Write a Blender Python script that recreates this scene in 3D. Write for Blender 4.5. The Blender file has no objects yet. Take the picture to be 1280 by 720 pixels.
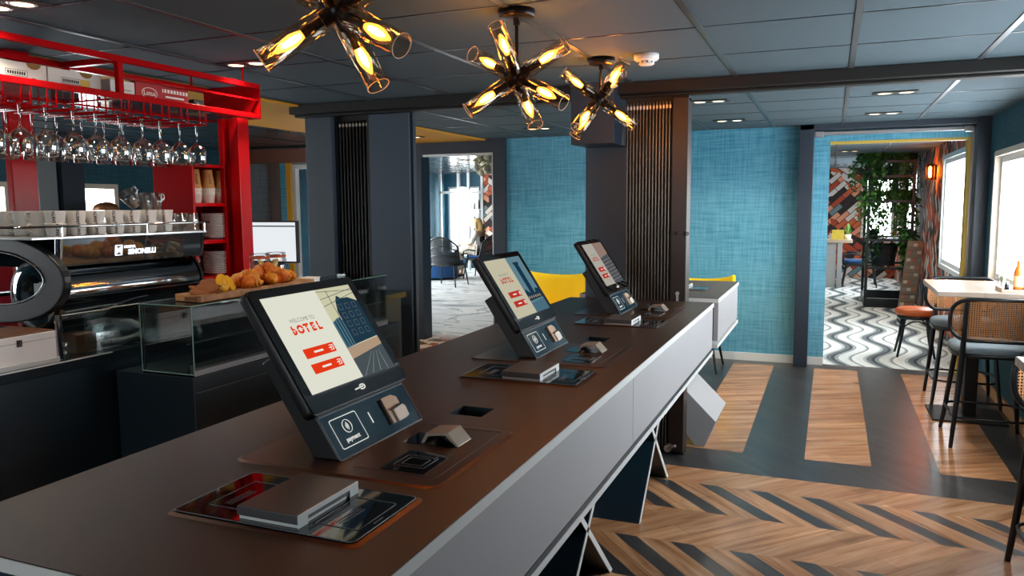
import bpy, bmesh, math, random
from mathutils import Vector, Matrix
random.seed(7)
SC = bpy.context.scene
COL = SC.collection
PI = math.pi

# ------------------------------------------------------------------ camera
cam_d = bpy.data.cameras.new('camera')
cam_d.sensor_width = 36.0
cam_d.lens = 973.8 / 1280 * 36.0
cam_d.clip_start = 0.02
cam = bpy.data.objects.new('camera', cam_d)
COL.objects.link(cam)
yaw, pitch, roll = 0.3883036, 0.10573508, -0.00721057
fw = Vector((-math.sin(yaw), math.cos(yaw), 0)); rt = Vector((math.cos(yaw), math.sin(yaw), 0)); up = Vector((0, 0, 1))
f2 = fw * math.cos(pitch) - up * math.sin(pitch)
u2 = up * math.cos(pitch) + fw * math.sin(pitch)
r3 = rt * math.cos(roll) + u2 * math.sin(roll)
u3 = u2 * math.cos(roll) - rt * math.sin(roll)
cam.matrix_world = Matrix(((r3.x, u3.x, -f2.x, 0), (r3.y, u3.y, -f2.y, 0), (r3.z, u3.z, -f2.z, 1.5), (0, 0, 0, 1)))
SC.camera = cam

# ------------------------------------------------------------------ world, exposure, daylight
SC.view_settings.view_transform = 'Standard'
SC.view_settings.look = 'None'
SC.view_settings.gamma = 1.0
SC.view_settings.use_curve_mapping = False
SC.view_settings.exposure = 0.0
WORLD_STRENGTH = 15.0
w = bpy.data.worlds.new('overcast_sky'); SC.world = w
w.use_nodes = True
bg = w.node_tree.nodes['Background']
bg.inputs[0].default_value = (0.95, 0.985, 1.0, 1)
bg.inputs[1].default_value = WORLD_STRENGTH
SC.cycles.use_denoising = True
SC.cycles.max_bounces = 10
SC.cycles.diffuse_bounces = 4
SC.cycles.glossy_bounces = 4
SC.cycles.transmission_bounces = 6
SC.cycles.transparent_max_bounces = 24
SC.cycles.sample_clamp_indirect = 4.0
SC.cycles.caustics_reflective = False
SC.cycles.caustics_refractive = False

def portal(name, loc, rot, sx, sy):
    """A light portal fills a window opening: it only tells the renderer where the sky shines in."""
    l = bpy.data.lights.new(name, 'AREA'); l.shape = 'RECTANGLE'; l.size = sx; l.size_y = sy
    l.cycles.is_portal = True
    o = bpy.data.objects.new(name, l); COL.objects.link(o); o.location = loc; o.rotation_euler = rot

# right wall windows (portal faces -X), left wall (faces +X), back wall and lounge (face -Y)
RW = [(2.7, 4.6), (5.2, 7.27)]
for a, b in RW:
    portal('window_portal', (1.30, (a + b) / 2, 1.37), (0, PI / 2, 0), 1.0, b - a)
portal('window_portal', (1.30, 9.55, 1.4), (0, PI / 2, 0), 1.2, 1.75)
portal('window_portal', (0.85, 17.25, 1.4), (-PI / 2, 0, 0), 0.6, 1.2)
portal('window_portal', (1.30, 14.5, 1.4), (0, PI / 2, 0), 1.2, 1.75)
for a, b in [(0.2, 2.4), (3.6, 4.95), (5.62, 6.12)]:
    portal('window_portal', (-7.08, (a + b) / 2, 1.3), (0, -PI / 2, 0), 0.9, b - a)
portal('window_portal', (-5.25, 7.80, 1.15), (-PI / 2, 0, 0), 1.5, 1.7)
portal('window_portal', (-8.2, 17.08, 1.1), (-PI / 2, 0, 0), 0.85, 1.6)
FWN = [(-2.4, -1.2)]
for a, b in FWN:
    portal('window_portal', ((a + b) / 2, -2.6, 1.4), (PI / 2, 0, 0), b - a, 1.0)
for a, b in [(8.4, 11.4), (12.0, 15.6)]:  # portals of the unseen side windows added to brighten the lounge
    portal('window_portal', (-8.78, (a + b) / 2, 1.2), (0, -PI / 2, 0), 1.6, b - a)

# ------------------------------------------------------------------ helpers
def S(h):
    h = h.lstrip('#'); c = [int(h[i:i + 2], 16) / 255 for i in (0, 2, 4)]
    return tuple(x / 12.92 if x <= 0.04045 else ((x + 0.055) / 1.055) ** 2.4 for x in c)

MATS = {}
def nm(name):
    m = bpy.data.materials.new(name); m.use_nodes = True
    MATS[name] = m
    return m, m.node_tree.nodes, m.node_tree.links, m.node_tree.nodes['Principled BSDF']

def pm(name, col, rough=0.5, metal=0.0, var=0.08, vs=6.0, bump=0.0, bs=200.0, spec=0.5, emit=None, es=0.0, coat=0.0, aniso=None):
    """principled material whose colour is broken up by procedural noise"""
    m, N, L, P = nm(name)
    c = S(col) if isinstance(col, str) else col
    P.inputs['Roughness'].default_value = rough
    P.inputs['Metallic'].default_value = metal
    P.inputs['Specular IOR Level'].default_value = spec
    P.inputs['Coat Weight'].default_value = coat
    tc = N.new('ShaderNodeTexCoord')
    no = N.new('ShaderNodeTexNoise'); no.inputs['Scale'].default_value = vs; no.inputs['Detail'].default_value = 4
    mp = N.new('ShaderNodeMapping')
    if aniso: mp.inputs['Scale'].default_value = aniso
    L.new(tc.outputs['Object'], mp.inputs['Vector']); L.new(mp.outputs['Vector'], no.inputs['Vector'])
    mx = N.new('ShaderNodeMix'); mx.data_type = 'RGBA'
    mx.inputs['A'].default_value = tuple(x * (1 - var) for x in c) + (1,)
    mx.inputs['B'].default_value = tuple(min(1, x * (1 + var)) for x in c) + (1,)
    L.new(no.outputs['Fac'], mx.inputs['Factor']); L.new(mx.outputs['Result'], P.inputs['Base Color'])
    if bump:
        n2 = N.new('ShaderNodeTexNoise'); n2.inputs['Scale'].default_value = bs
        b = N.new('ShaderNodeBump'); b.inputs['Strength'].default_value = bump; b.inputs['Distance'].default_value = 0.004
        L.new(mp.outputs['Vector'], n2.inputs['Vector'])
        L.new(n2.outputs['Fac'], b.inputs['Height']); L.new(b.outputs['Normal'], P.inputs['Normal'])
    if emit:
        P.inputs['Emission Color'].default_value = S(emit) + (1,); P.inputs['Emission Strength'].default_value = es
    return m

def em(name, col, st):
    m, N, L, P = nm(name)
    N.remove(P); e = N.new('ShaderNodeEmission'); e.inputs[0].default_value = (S(col) if isinstance(col, str) else col) + (1,)
    e.inputs[1].default_value = st
    L.new(e.outputs[0], N['Material Output'].inputs['Surface']); return m

def thin_glass(name, tint, refl=1.0, rough=0.0, base=0.04):
    """thin-walled glass: tinted see-through film with a fresnel reflection"""
    m, N, L, P = nm(name); N.remove(P)
    t = N.new('ShaderNodeBsdfTransparent'); t.inputs[0].default_value = tuple(tint) + (1,)
    g = N.new('ShaderNodeBsdfGlossy'); g.inputs['Roughness'].default_value = rough
    lw = N.new('ShaderNodeLayerWeight'); lw.inputs['Blend'].default_value = 0.35
    mth = N.new('ShaderNodeMath'); mth.operation = 'MULTIPLY_ADD'; mth.inputs[1].default_value = refl; mth.inputs[2].default_value = base
    L.new(lw.outputs['Fresnel'], mth.inputs[0])
    mx = N.new('ShaderNodeMixShader'); L.new(mth.outputs[0], mx.inputs[0]); L.new(t.outputs[0], mx.inputs[1]); L.new(g.outputs[0], mx.inputs[2])
    L.new(mx.outputs[0], N['Material Output'].inputs['Surface']); return m

def ramp(N, stops, interp='LINEAR'):
    r = N.new('ShaderNodeValToRGB'); r.color_ramp.interpolation = interp
    while len(r.color_ramp.elements) > 1: r.color_ramp.elements.remove(r.color_ramp.elements[-1])
    r.color_ramp.elements[0].position = stops[0][0]; r.color_ramp.elements[0].color = S(stops[0][1]) + (1,)
    for p, c in stops[1:]:
        e = r.color_ramp.elements.new(p); e.color = S(c) + (1,)
    return r

def wood_mat(name, stops, rough, plank=0.13, plen=1.1, uv=True, var=0.25, tone=1.0):
    """planks with stretched grain; u runs along the grain"""
    m, N, L, P = nm(name)
    tc = N.new('ShaderNodeTexCoord'); src = tc.outputs['UV' if uv else 'Object']
    mp = N.new('ShaderNodeMapping'); mp.inputs['Scale'].default_value = (1.6, 17, 10); L.new(src, mp.inputs['Vector'])
    no = N.new('ShaderNodeTexNoise'); no.inputs['Scale'].default_value = 1.0; no.inputs['Detail'].default_value = 6; no.inputs['Roughness'].default_value = 0.62
    no.inputs['Distortion'].default_value = 0.6
    L.new(mp.outputs['Vector'], no.inputs['Vector'])
    r = ramp(N, stops); L.new(no.outputs['Fac'], r.inputs['Fac'])
    br = N.new('ShaderNodeTexBrick'); br.inputs['Scale'].default_value = 1.0
    br.inputs['Brick Width'].default_value = plen; br.inputs['Row Height'].default_value = plank
    br.inputs['Mortar Size'].default_value = 0.0012; br.inputs['Color1'].default_value = (1 - var,) * 3 + (1,); br.inputs['Color2'].default_value = (1 + var * 0.4,) * 3 + (1,)
    br.inputs['Mortar'].default_value = (0.35, 0.35, 0.35, 1)
    L.new(src, br.inputs['Vector'])
    mx = N.new('ShaderNodeMix'); mx.data_type = 'RGBA'; mx.blend_type = 'MULTIPLY'; mx.inputs['Factor'].default_value = 1
    L.new(r.outputs['Color'], mx.inputs['A']); L.new(br.outputs['Color'], mx.inputs['B'])
    L.new(mx.outputs['Result'], P.inputs['Base Color'])
    P.inputs['Roughness'].default_value = rough
    b = N.new('ShaderNodeBump'); b.inputs['Strength'].default_value = 0.12; b.inputs['Distance'].default_value = 0.002
    L.new(no.outputs['Fac'], b.inputs['Height']); L.new(b.outputs['Normal'], P.inputs['Normal'])
    return m

def grass_cloth(name, a, b_, rough=0.75):
    """woven grass-cloth wallpaper: long horizontal slubs crossed by fine vertical threads"""
    m, N, L, P = nm(name)
    tc = N.new('ShaderNodeTexCoord')
    outs = []
    for sc_ in ((4, 4, 75), (60, 60, 3.5), (0.8, 0.8, 0.8)):
        mp = N.new('ShaderNodeMapping'); mp.inputs['Scale'].default_value = sc_; L.new(tc.outputs['Object'], mp.inputs['Vector'])
        no = N.new('ShaderNodeTexNoise'); no.inputs['Scale'].default_value = 1; no.inputs['Detail'].default_value = 3; L.new(mp.outputs['Vector'], no.inputs['Vector'])
        outs.append(no.outputs['Fac'])
    ma = N.new('ShaderNodeMath'); ma.operation = 'ADD'; L.new(outs[0], ma.inputs[0]); L.new(outs[1], ma.inputs[1])
    mb_ = N.new('ShaderNodeMath'); mb_.operation = 'ADD'; L.new(ma.outputs[0], mb_.inputs[0]); L.new(outs[2], mb_.inputs[1])
    mc = N.new('ShaderNodeMath'); mc.operation = 'MULTIPLY'; mc.inputs[1].default_value = 1 / 3; L.new(mb_.outputs[0], mc.inputs[0])
    r = ramp(N, [(0.36, a), (0.64, b_)]); L.new(mc.outputs[0], r.inputs['Fac'])
    L.new(r.outputs['Color'], P.inputs['Base Color']); P.inputs['Roughness'].default_value = rough
    b = N.new('ShaderNodeBump'); b.inputs['Strength'].default_value = 0.3; b.inputs['Distance'].default_value = 0.003
    L.new(mc.outputs[0], b.inputs['Height']); L.new(b.outputs['Normal'], P.inputs['Normal'])
    return m

def carpet_wave(name):
    """wavy stripes of white, greys and near-black running in S-curves down the room"""
    m, N, L, P = nm(name)
    tc = N.new('ShaderNodeTexCoord'); sp = N.new('ShaderNodeSeparateXYZ'); L.new(tc.outputs['Object'], sp.inputs[0])
    def M(op, a, b=None):
        n = N.new('ShaderNodeMath'); n.operation = op
        for i, x in enumerate((a, b)):
            if x is None: continue
            if isinstance(x, (int, float)): n.inputs[i].default_value = x
            else: L.new(x, n.inputs[i])
        return n.outputs[0]
    ph = M('MULTIPLY', sp.outputs['Y'], 2 * PI / 1.3)
    wv = M('MULTIPLY', M('SINE', ph), 0.09)
    t = M('FRACT', M('DIVIDE', M('ADD', sp.outputs['X'], wv), 0.36))
    r = ramp(N, [(0.0, '#e6ebe9'), (0.16, '#b9c0c0'), (0.24, '#6c777b'), (0.36, '#414c52'), (0.45, '#98a1a3'), (0.55, '#dfe5e3'), (0.78, '#c4cbca'), (0.82, '#8d9799'), (0.88, '#edf1ef')], 'CONSTANT')
    L.new(t, r.inputs['Fac'])
    no = N.new('ShaderNodeTexNoise'); no.inputs['Scale'].default_value = 9; no.inputs['Detail'].default_value = 5; L.new(tc.outputs['Object'], no.inputs['Vector'])
    mx = N.new('ShaderNodeMix'); mx.data_type = 'RGBA'; mx.blend_type = 'OVERLAY'; mx.inputs['Factor'].default_value = 0.35
    L.new(r.outputs['Color'], mx.inputs['A']); L.new(no.outputs['Fac'], mx.inputs['B'])
    L.new(mx.outputs['Result'], P.inputs['Base Color']); P.inputs['Roughness'].default_value = 0.95
    return m

def carpet_lounge(name):
    """pale marbled carpet with grey swirls, turning rust and brown near the bar"""
    m, N, L, P = nm(name)
    tc = N.new('ShaderNodeTexCoord'); sp = N.new('ShaderNodeSeparateXYZ'); L.new(tc.outputs['Object'], sp.inputs[0])
    mp = N.new('ShaderNodeMapping'); mp.inputs['Scale'].default_value = (0.55, 0.9, 1); L.new(tc.outputs['Object'], mp.inputs['Vector'])
    no = N.new('ShaderNodeTexNoise'); no.inputs['Scale'].default_value = 0.9; no.inputs['Detail'].default_value = 5; no.inputs['Distortion'].default_value = 1.8; L.new(mp.outputs['Vector'], no.inputs['Vector'])
    r = ramp(N, [(0.3, '#8e979c'), (0.42, '#cfd5d8'), (0.5, '#e4e8e9'), (0.53, '#9aa4a9'), (0.56, '#dfe4e5'), (0.75, '#b4bcc0')]); L.new(no.outputs['Fac'], r.inputs['Fac'])
    vo = N.new('ShaderNodeTexVoronoi'); vo.distance = 'CHEBYCHEV'; vo.inputs['Scale'].default_value = 6.5; L.new(tc.outputs['Object'], vo.inputs['Vector'])
    r2 = ramp(N, [(0.0, '#4a2f22'), (0.3, '#8d4a2a'), (0.55, '#c9b7a4'), (0.75, '#6d4630')], 'CONSTANT'); L.new(vo.outputs['Color'], r2.inputs['Fac'])
    mr = N.new('ShaderNodeMapRange'); mr.inputs['From Min'].default_value = 8.75; mr.inputs['From Max'].default_value = 8.15
    ad = N.new('ShaderNodeMath'); ad.operation = 'ADD'; L.new(sp.outputs['Y'], ad.inputs[0]); L.new(no.outputs['Fac'], ad.inputs[1])
    L.new(ad.outputs[0], mr.inputs['Value'])
    mx = N.new('ShaderNodeMix'); mx.data_type = 'RGBA'; L.new(mr.outputs[0], mx.inputs['Factor'])
    L.new(r.outputs['Color'], mx.inputs['A']); L.new(r2.outputs['Color'], mx.inputs['B'])
    L.new(mx.outputs['Result'], P.inputs['Base Color']); P.inputs['Roughness'].default_value = 0.95
    return m

def geo_paper(name, scale=2.6):
    """bold geometric wallpaper: tilted bars of rust, salmon, teal, cream and black"""
    m, N, L, P = nm(name)
    tc = N.new('ShaderNodeTexCoord')
    sp = N.new('ShaderNodeSeparateXYZ'); L.new(tc.outputs['Object'], sp.inputs[0])
    ad = N.new('ShaderNodeMath'); ad.operation = 'ADD'; L.new(sp.outputs['X'], ad.inputs[0]); L.new(sp.outputs['Y'], ad.inputs[1])
    cb = N.new('ShaderNodeCombineXYZ'); L.new(ad.outputs[0], cb.inputs[0]); L.new(sp.outputs['Z'], cb.inputs[1])
    cols = []
    stops = [(0.0, '#241c1e'), (0.16, '#d2643a'), (0.36, '#eda27e'), (0.5, '#2a2022'), (0.6, '#e8e0d6'), (0.74, '#b9492a'), (0.88, '#6d8f96')]
    for ang, s_ in ((0.6, 1.0), (-0.75, 1.25)):
        mp = N.new('ShaderNodeMapping'); mp.inputs['Rotation'].default_value = (0, 0, ang); mp.inputs['Scale'].default_value = (scale * s_,) * 3
        L.new(cb.outputs[0], mp.inputs['Vector'])
        br = N.new('ShaderNodeTexBrick'); br.inputs['Scale'].default_value = 1; br.inputs['Brick Width'].default_value = 0.9; br.inputs['Row Height'].default_value = 0.32
        br.inputs['Mortar Size'].default_value = 0.022; br.inputs['Color1'].default_value = (0, 0, 0, 1); br.inputs['Color2'].default_value = (1, 1, 1, 1); br.inputs['Mortar'].default_value = (0.1, 0.1, 0.1, 1)
        L.new(mp.outputs['Vector'], br.inputs['Vector'])
        r = ramp(N, stops, 'CONSTANT'); L.new(br.outputs['Color'], r.inputs['Fac']); cols.append(r.outputs['Color'])
    vo = N.new('ShaderNodeTexVoronoi'); vo.inputs['Scale'].default_value = scale * 1.1; L.new(cb.outputs[0], vo.inputs['Vector'])
    gt = N.new('ShaderNodeMath'); gt.operation = 'GREATER_THAN'; gt.inputs[1].default_value = 0.5
    s3 = N.new('ShaderNodeSeparateColor'); L.new(vo.outputs['Color'], s3.inputs[0]); L.new(s3.outputs[0], gt.inputs[0])
    mx = N.new('ShaderNodeMix'); mx.data_type = 'RGBA'; L.new(gt.outputs[0], mx.inputs['Factor']); L.new(cols[0], mx.inputs['A']); L.new(cols[1], mx.inputs['B'])
    L.new(mx.outputs['Result'], P.inputs['Base Color']); P.inputs['Roughness'].default_value = 0.7
    return m

def cane_mat(name, col, hole=0.42):
    """woven cane: a fine lattice with see-through holes, laid out on UV"""
    m, N, L, P = nm(name)
    P.inputs['Base Color'].default_value = S(col) + (1,); P.inputs['Roughness'].default_value = 0.6
    tc = N.new('ShaderNodeTexCoord'); sp = N.new('ShaderNodeSeparateXYZ'); L.new(tc.outputs['UV'], sp.inputs[0])
    def saw(s):
        a = N.new('ShaderNodeMath'); a.operation = 'MULTIPLY'; a.inputs[1].default_value = 1 / 0.0125; L.new(s, a.inputs[0])
        b = N.new('ShaderNodeMath'); b.operation = 'FRACT'; L.new(a.outputs[0], b.inputs[0])
        c = N.new('ShaderNodeMath'); c.operation = 'GREATER_THAN'; c.inputs[1].default_value = hole; L.new(b.outputs[0], c.inputs[0])
        return c.outputs[0]
    mu = N.new('ShaderNodeMath'); mu.operation = 'MULTIPLY'; L.new(saw(sp.outputs['X']), mu.inputs[0]); L.new(saw(sp.outputs['Y']), mu.inputs[1])
    t = N.new('ShaderNodeBsdfTransparent'); mx = N.new('ShaderNodeMixShader')
    L.new(mu.outputs[0], mx.inputs[0]); L.new(P.outputs[0], mx.inputs[1]); L.new(t.outputs[0], mx.inputs[2])
    L.new(mx.outputs[0], N['Material Output'].inputs['Surface'])
    return m

# ---- materials
WOOD_L = wood_mat('light_oak_planks', [(0.28, '#7e5438'), (0.42, '#a87650'), (0.55, '#c08e66'), (0.72, '#d4ab84')], 0.27)
WOOD_D = wood_mat('charcoal_oak_planks', [(0.25, '#2b2b2d'), (0.5, '#3d3d3f'), (0.8, '#55524f')], 0.28)
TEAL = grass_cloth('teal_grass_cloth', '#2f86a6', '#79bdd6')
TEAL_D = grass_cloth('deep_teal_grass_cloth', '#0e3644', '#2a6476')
GREYBLUE = grass_cloth('grey_blue_grass_cloth', '#7a8b94', '#a5b1b8')
WAVE = carpet_wave('wavy_carpet'); LOUNGE = carpet_lounge('marbled_carpet'); GEO = geo_paper('geometric_wallpaper')
TILE = pm('slate_ceiling_tile', '#4a5f6a', 0.8, var=0.06, vs=160, bump=0.25, bs=500)
TBAR = pm('ceiling_tee_bar', '#5a6268', 0.32, metal=0.55, var=0.03)
SEAM = pm('ceiling_seam', '#1e262c', 0.3, var=0.03)
YELLOWC = pm('yellow_ceiling_paint', '#e0a21a', 0.7, var=0.05)
GLOSSC = pm('glossy_dark_ceiling', '#3c4348', 0.12, var=0.1, vs=2, spec=0.9)
SLATE = pm('slate_blue_paint', '#3c4f60', 0.5, var=0.04)
SLATE_D = pm('dark_slate_paint', '#253240', 0.45, var=0.04)
BLACK = pm('black_lacquer', '#0b0d10', 0.25, var=0.1)
BLACKM = pm('matt_black', '#0a0c0e', 0.55, var=0.1)
BRONZE = pm('dark_bronze_profile', '#261d1a', 0.4, metal=0.1, var=0.08)
WHITE = pm('white_paint', '#eceeec', 0.5, var=0.02)
CREAM = pm('cream_window_frame', '#d9cfc0', 0.5, var=0.03)
TERRA = pm('terracotta_fascia', '#7d4c3c', 0.6, var=0.06)
YELLOWT = pm('yellow_trim', '#c9ab45', 0.5, var=0.04)
SILVER = pm('brushed_silver', '#c4c6c8', 0.28, metal=0.9, var=0.05)
CHROME = pm('chrome', '#d8dadc', 0.06, metal=1.0, var=0.02)
DCHROME = pm('smoked_chrome', '#3a4046', 0.1, metal=0.9, var=0.05)
DRUMC = pm('dark_mirror_steel', '#a4aab0', 0.09, metal=1.0, var=0.04)
RED = pm('red_lacquer', '#b0070e', 0.22, var=0.05, spec=0.12)
BROWNTOP = pm('brown_leather_laminate', '#392c23', 0.42, var=0.08, vs=300, bump=0.15, bs=900)
BRPLATE = pm('bronze_metal_plate', '#4a382d', 0.3, metal=0.45, var=0.06)
COPPER = pm('copper_edge', '#50352a', 0.35, metal=0.7, var=0.06)
LGREY = pm('pale_grey_laminate', '#a3a5a9', 0.5, var=0.03)
LWHITE = pm('off_white_edge', '#d5dad9', 0.45, var=0.02)
DTEAL = pm('dark_teal_laminate', '#152b38', 0.35, var=0.06)
BARFRONT = pm('bar_front_panel', '#1d2d38', 0.28, var=0.06)
PANE = thin_glass('window_pane', (0.98, 0.99, 1.0), 0.12, base=0.02)
GLASS = thin_glass('clear_glass', (0.985, 0.99, 0.99), 0.6, base=0.07)
CASEG = thin_glass('case_glass', (0.93, 0.975, 0.975), 0.7, base=0.05)
AMBER = thin_glass('smoked_amber_glass', (0.94, 0.89, 0.82), 0.18, base=0.03)
def bulb_glow():
    m, N, L, P = nm('glowing_bulb_glass'); N.remove(P)
    t = N.new('ShaderNodeBsdfTransparent'); t.inputs[0].default_value = (1.0, 0.72, 0.36, 1)
    e = N.new('ShaderNodeEmission'); e.inputs[0].default_value = (1.0, 0.36, 0.05, 1); e.inputs[1].default_value = 4.0
    a = N.new('ShaderNodeAddShader'); L.new(t.outputs[0], a.inputs[0]); L.new(e.outputs[0], a.inputs[1])
    L.new(a.outputs[0], N['Material Output'].inputs['Surface']); return m
BULBG = bulb_glow()
BLACKG = pm('black_glass', '#04070a', 0.05, var=0.1, spec=0.8)
# ---- mesh builder
class MB:
    def __init__(s): s.v = []; s.f = []; s.m = []; s.sm = []; s.uv = {}; s.M = None
    def add(s, vs, fs, m=0, smooth=False, uvs=None):
        o = len(s.v)
        for p in vs:
            p = Vector(p); s.v.append(s.M @ p if s.M else p)
        for k, f in enumerate(fs):
            if uvs: s.uv[len(s.f)] = uvs[k]
            s.f.append([i + o for i in f]); s.m.append(m); s.sm.append(smooth)
        return s
    def box(s, x0, x1, y0, y1, z0, z1, m=0):
        v = [(x, y, z) for z in (z0, z1) for y in (y0, y1) for x in (x0, x1)]
        return s.add(v, [(0, 2, 3, 1), (4, 5, 7, 6), (0, 1, 5, 4), (2, 6, 7, 3), (0, 4, 6, 2), (1, 3, 7, 5)], m)
    def quad(s, a, b, c, d, m=0, uv=None): return s.add([a, b, c, d], [(0, 1, 2, 3)], m, False, [uv] if uv else None)
    def poly(s, pts, m=0): return s.add(pts, [tuple(range(len(pts)))], m)
    def prism(s, pts, vec, m=0, smooth=False):
        n = len(pts); vec = Vector(vec); P = [Vector(p) for p in pts]
        s.add(P + [p + vec for p in P], [tuple(range(n))[::-1], tuple(range(n, 2 * n))], m)
        return s.add(P + [p + vec for p in P], [(i, (i + 1) % n, n + (i + 1) % n, n + i) for i in range(n)], m, smooth)
    def cyl(s, p0, p1, r0, r1=None, n=16, m=0, caps=True, smooth=True):
        r1 = r0 if r1 is None else r1
        p0 = Vector(p0); p1 = Vector(p1); d = (p1 - p0).normalized()
        a = d.orthogonal().normalized(); b = d.cross(a)
        ring = lambda p, r: [p + (a * math.cos(2 * PI * i / n) + b * math.sin(2 * PI * i / n)) * r for i in range(n)]
        V = ring(p0, r0) + ring(p1, r1)
        s.add(V, [(i, (i + 1) % n, n + (i + 1) % n, n + i) for i in range(n)], m, smooth)
        if caps: s.add(V, [tuple(range(n))[::-1], tuple(range(n, 2 * n))], m)
        return s
    def tube(s, pts, r, n=8, m=0, closed=False, caps=True):
        P = [Vector(p) for p in pts]; k = len(P)
        rs = r if isinstance(r, (list, tuple)) else [r] * k
        V = []; pa = None
        for i in range(k):
            d = (P[(i + 1) % k] - P[i - 1]) if closed else (P[min(i + 1, k - 1)] - P[max(i - 1, 0)])
            d.normalize()
            a = d.orthogonal().normalized() if pa is None else (pa - d * pa.dot(d))
            if a.length < 1e-6: a = d.orthogonal()
            a.normalize(); pa = a; b = d.cross(a)
            V += [P[i] + (a * math.cos(2 * PI * j / n) + b * math.sin(2 * PI * j / n)) * rs[i] for j in range(n)]
        F = []
        for i in range(k if closed else k - 1):
            q = (i + 1) % k
            F += [(i * n + j, i * n + (j + 1) % n, q * n + (j + 1) % n, q * n + j) for j in range(n)]
        s.add(V, F, m, True)
        if caps and not closed: s.add(V, [tuple(range(n))[::-1], tuple(range((k - 1) * n, k * n))], m)
        return s
    def lathe(s, prof, c=(0, 0, 0), n=24, m=0, smooth=True, axis=None, sx=1, sy=1):
        c = Vector(c); V = []
        R = Matrix.Identity(3) if axis is None else Vector((0, 0, 1)).rotation_difference(Vector(axis)).to_matrix()
        for r, z in prof:
            V += [c + R @ Vector((r * sx * math.cos(2 * PI * i / n), r * sy * math.sin(2 * PI * i / n), z)) for i in range(n)]
        F = []
        for k in range(len(prof) - 1):
            F += [(k * n + i, k * n + (i + 1) % n, (k + 1) * n + (i + 1) % n, (k + 1) * n + i) for i in range(n)]
        return s.add(V, F, m, smooth)
    def blob(s, c, r, m=0, nu=14, nv=8, jit=0.0, R=None):
        c = Vector(c); V = []; r = Vector(r)
        for k in range(nv + 1):
            t = PI * k / nv
            for i in range(nu):
                p = Vector((math.sin(t) * math.cos(2 * PI * i / nu) * r.x, math.sin(t) * math.sin(2 * PI * i / nu) * r.y, math.cos(t) * r.z))
                p *= 1 + random.uniform(-jit, jit) * math.sin(t)
                V.append(c + (R @ p if R else p))
        F = [(k * nu + i, (k + 1) * nu + i, (k + 1) * nu + (i + 1) % nu, k * nu + (i + 1) % nu) for k in range(nv) for i in range(nu)]
        return s.add(V, F, m, True)

SHIFT = {}
def build(b, name, mats, parent=None, bevel=0.0, seg=2, weld=False):
    me = bpy.data.meshes.new(name)
    sh = SHIFT.get(parent.name, Vector((0, 0, 0))) if parent else Vector((0, 0, 0))
    me.from_pydata([tuple(p - sh) for p in b.v], [], b.f)
    if not isinstance(mats, (list, tuple)): mats = [mats]
    for m in mats: me.materials.append(m)
    me.polygons.foreach_set('material_index', b.m); me.polygons.foreach_set('use_smooth', b.sm)
    if b.uv:
        ul = me.uv_layers.new(name='UVMap')
        for fi, uvs in b.uv.items():
            for li, uvc in zip(me.polygons[fi].loop_indices, uvs): ul.data[li].uv = uvc
    me.update()
    o = bpy.data.objects.new(name, me); COL.objects.link(o)
    if parent: o.parent = parent; SHIFT[o.name] = sh
    if bevel or weld:
        w_ = o.modifiers.new('weld', 'WELD'); w_.merge_threshold = 1e-5
    if bevel:
        md = o.modifiers.new('bevel', 'BEVEL'); md.width = bevel; md.segments = seg; md.limit_method = 'ANGLE'; md.angle_limit = math.radians(40)
    return o

def tag(o, label, cat, group=None, kind=None):
    o['label'] = label; o['category'] = cat
    if group: o['group'] = group
    if kind: o['kind'] = kind
    return o

def thing(name, label, cat, loc=(0, 0, 0), group=None, rz=0.0, world=True):
    """an empty at the thing's base; parts are given in world coordinates (world) or local to the base"""
    o = bpy.data.objects.new(name, None); COL.objects.link(o); o.empty_display_size = 0.05
    o.location = loc; o.rotation_euler = (0, 0, rz)
    if world: SHIFT[o.name] = Vector(loc)
    return tag(o, label, cat, group)

def struct(b, name, mats, parent=None, bevel=0):
    o = build(b, name, mats, parent, bevel)
    if not parent: o['kind'] = 'structure'
    return o

def dup(root, loc, label, rz=None, group=None):
    r = root.copy(); COL.objects.link(r); r.location = loc
    if rz is not None: r.rotation_euler = (0, 0, rz)
    r['label'] = label
    if group: r['group'] = group
    for ch in list(root.children):
        c = ch.copy(); COL.objects.link(c); c.parent = r
        for g in list(ch.children):
            d = g.copy(); COL.objects.link(d); d.parent = c
    return r

ORD = ['first', 'second', 'third', 'fourth', 'fifth', 'sixth', 'seventh', 'eighth', 'ninth', 'tenth', 'eleventh', 'twelfth', 'thirteenth', 'fourteenth', 'fifteenth', 'sixteenth']

def text_geo(txt, size, bold=0.0):
    """outline of a word as flat triangles, origin at its centre"""
    c = bpy.data.curves.new('t', 'FONT'); c.body = txt; c.size = size; c.align_x = 'CENTER'; c.align_y = 'CENTER'; c.offset = bold; c.resolution_u = 2
    o = bpy.data.objects.new('t', c); COL.objects.link(o)
    bpy.context.view_layer.update()
    me = o.evaluated_get(bpy.context.evaluated_depsgraph_get()).to_mesh()
    vs = [v.co.copy() for v in me.vertices]; fs = [tuple(p.vertices) for p in me.polygons]
    bpy.data.objects.remove(o); bpy.data.curves.remove(c)
    return vs, fs

def put_text(b, txt, size, fn, m=0, bold=0.0, sx=1.0):
    vs, fs = text_geo(txt, size, bold)
    b.add([fn(v.x * sx, v.y) for v in vs], fs, m)

def rrect(w_, h, r, n=5):
    """rounded rectangle outline centred on 0,0"""
    pts = []
    for cx, cy, a0 in ((w_ / 2 - r, h / 2 - r, 0), (-w_ / 2 + r, h / 2 - r, PI / 2), (-w_ / 2 + r, -h / 2 + r, PI), (w_ / 2 - r, -h / 2 + r, 1.5 * PI)):
        pts += [(cx + r * math.cos(a0 + PI / 2 * i / n), cy + r * math.sin(a0 + PI / 2 * i / n)) for i in range(n + 1)]
    return pts

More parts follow.
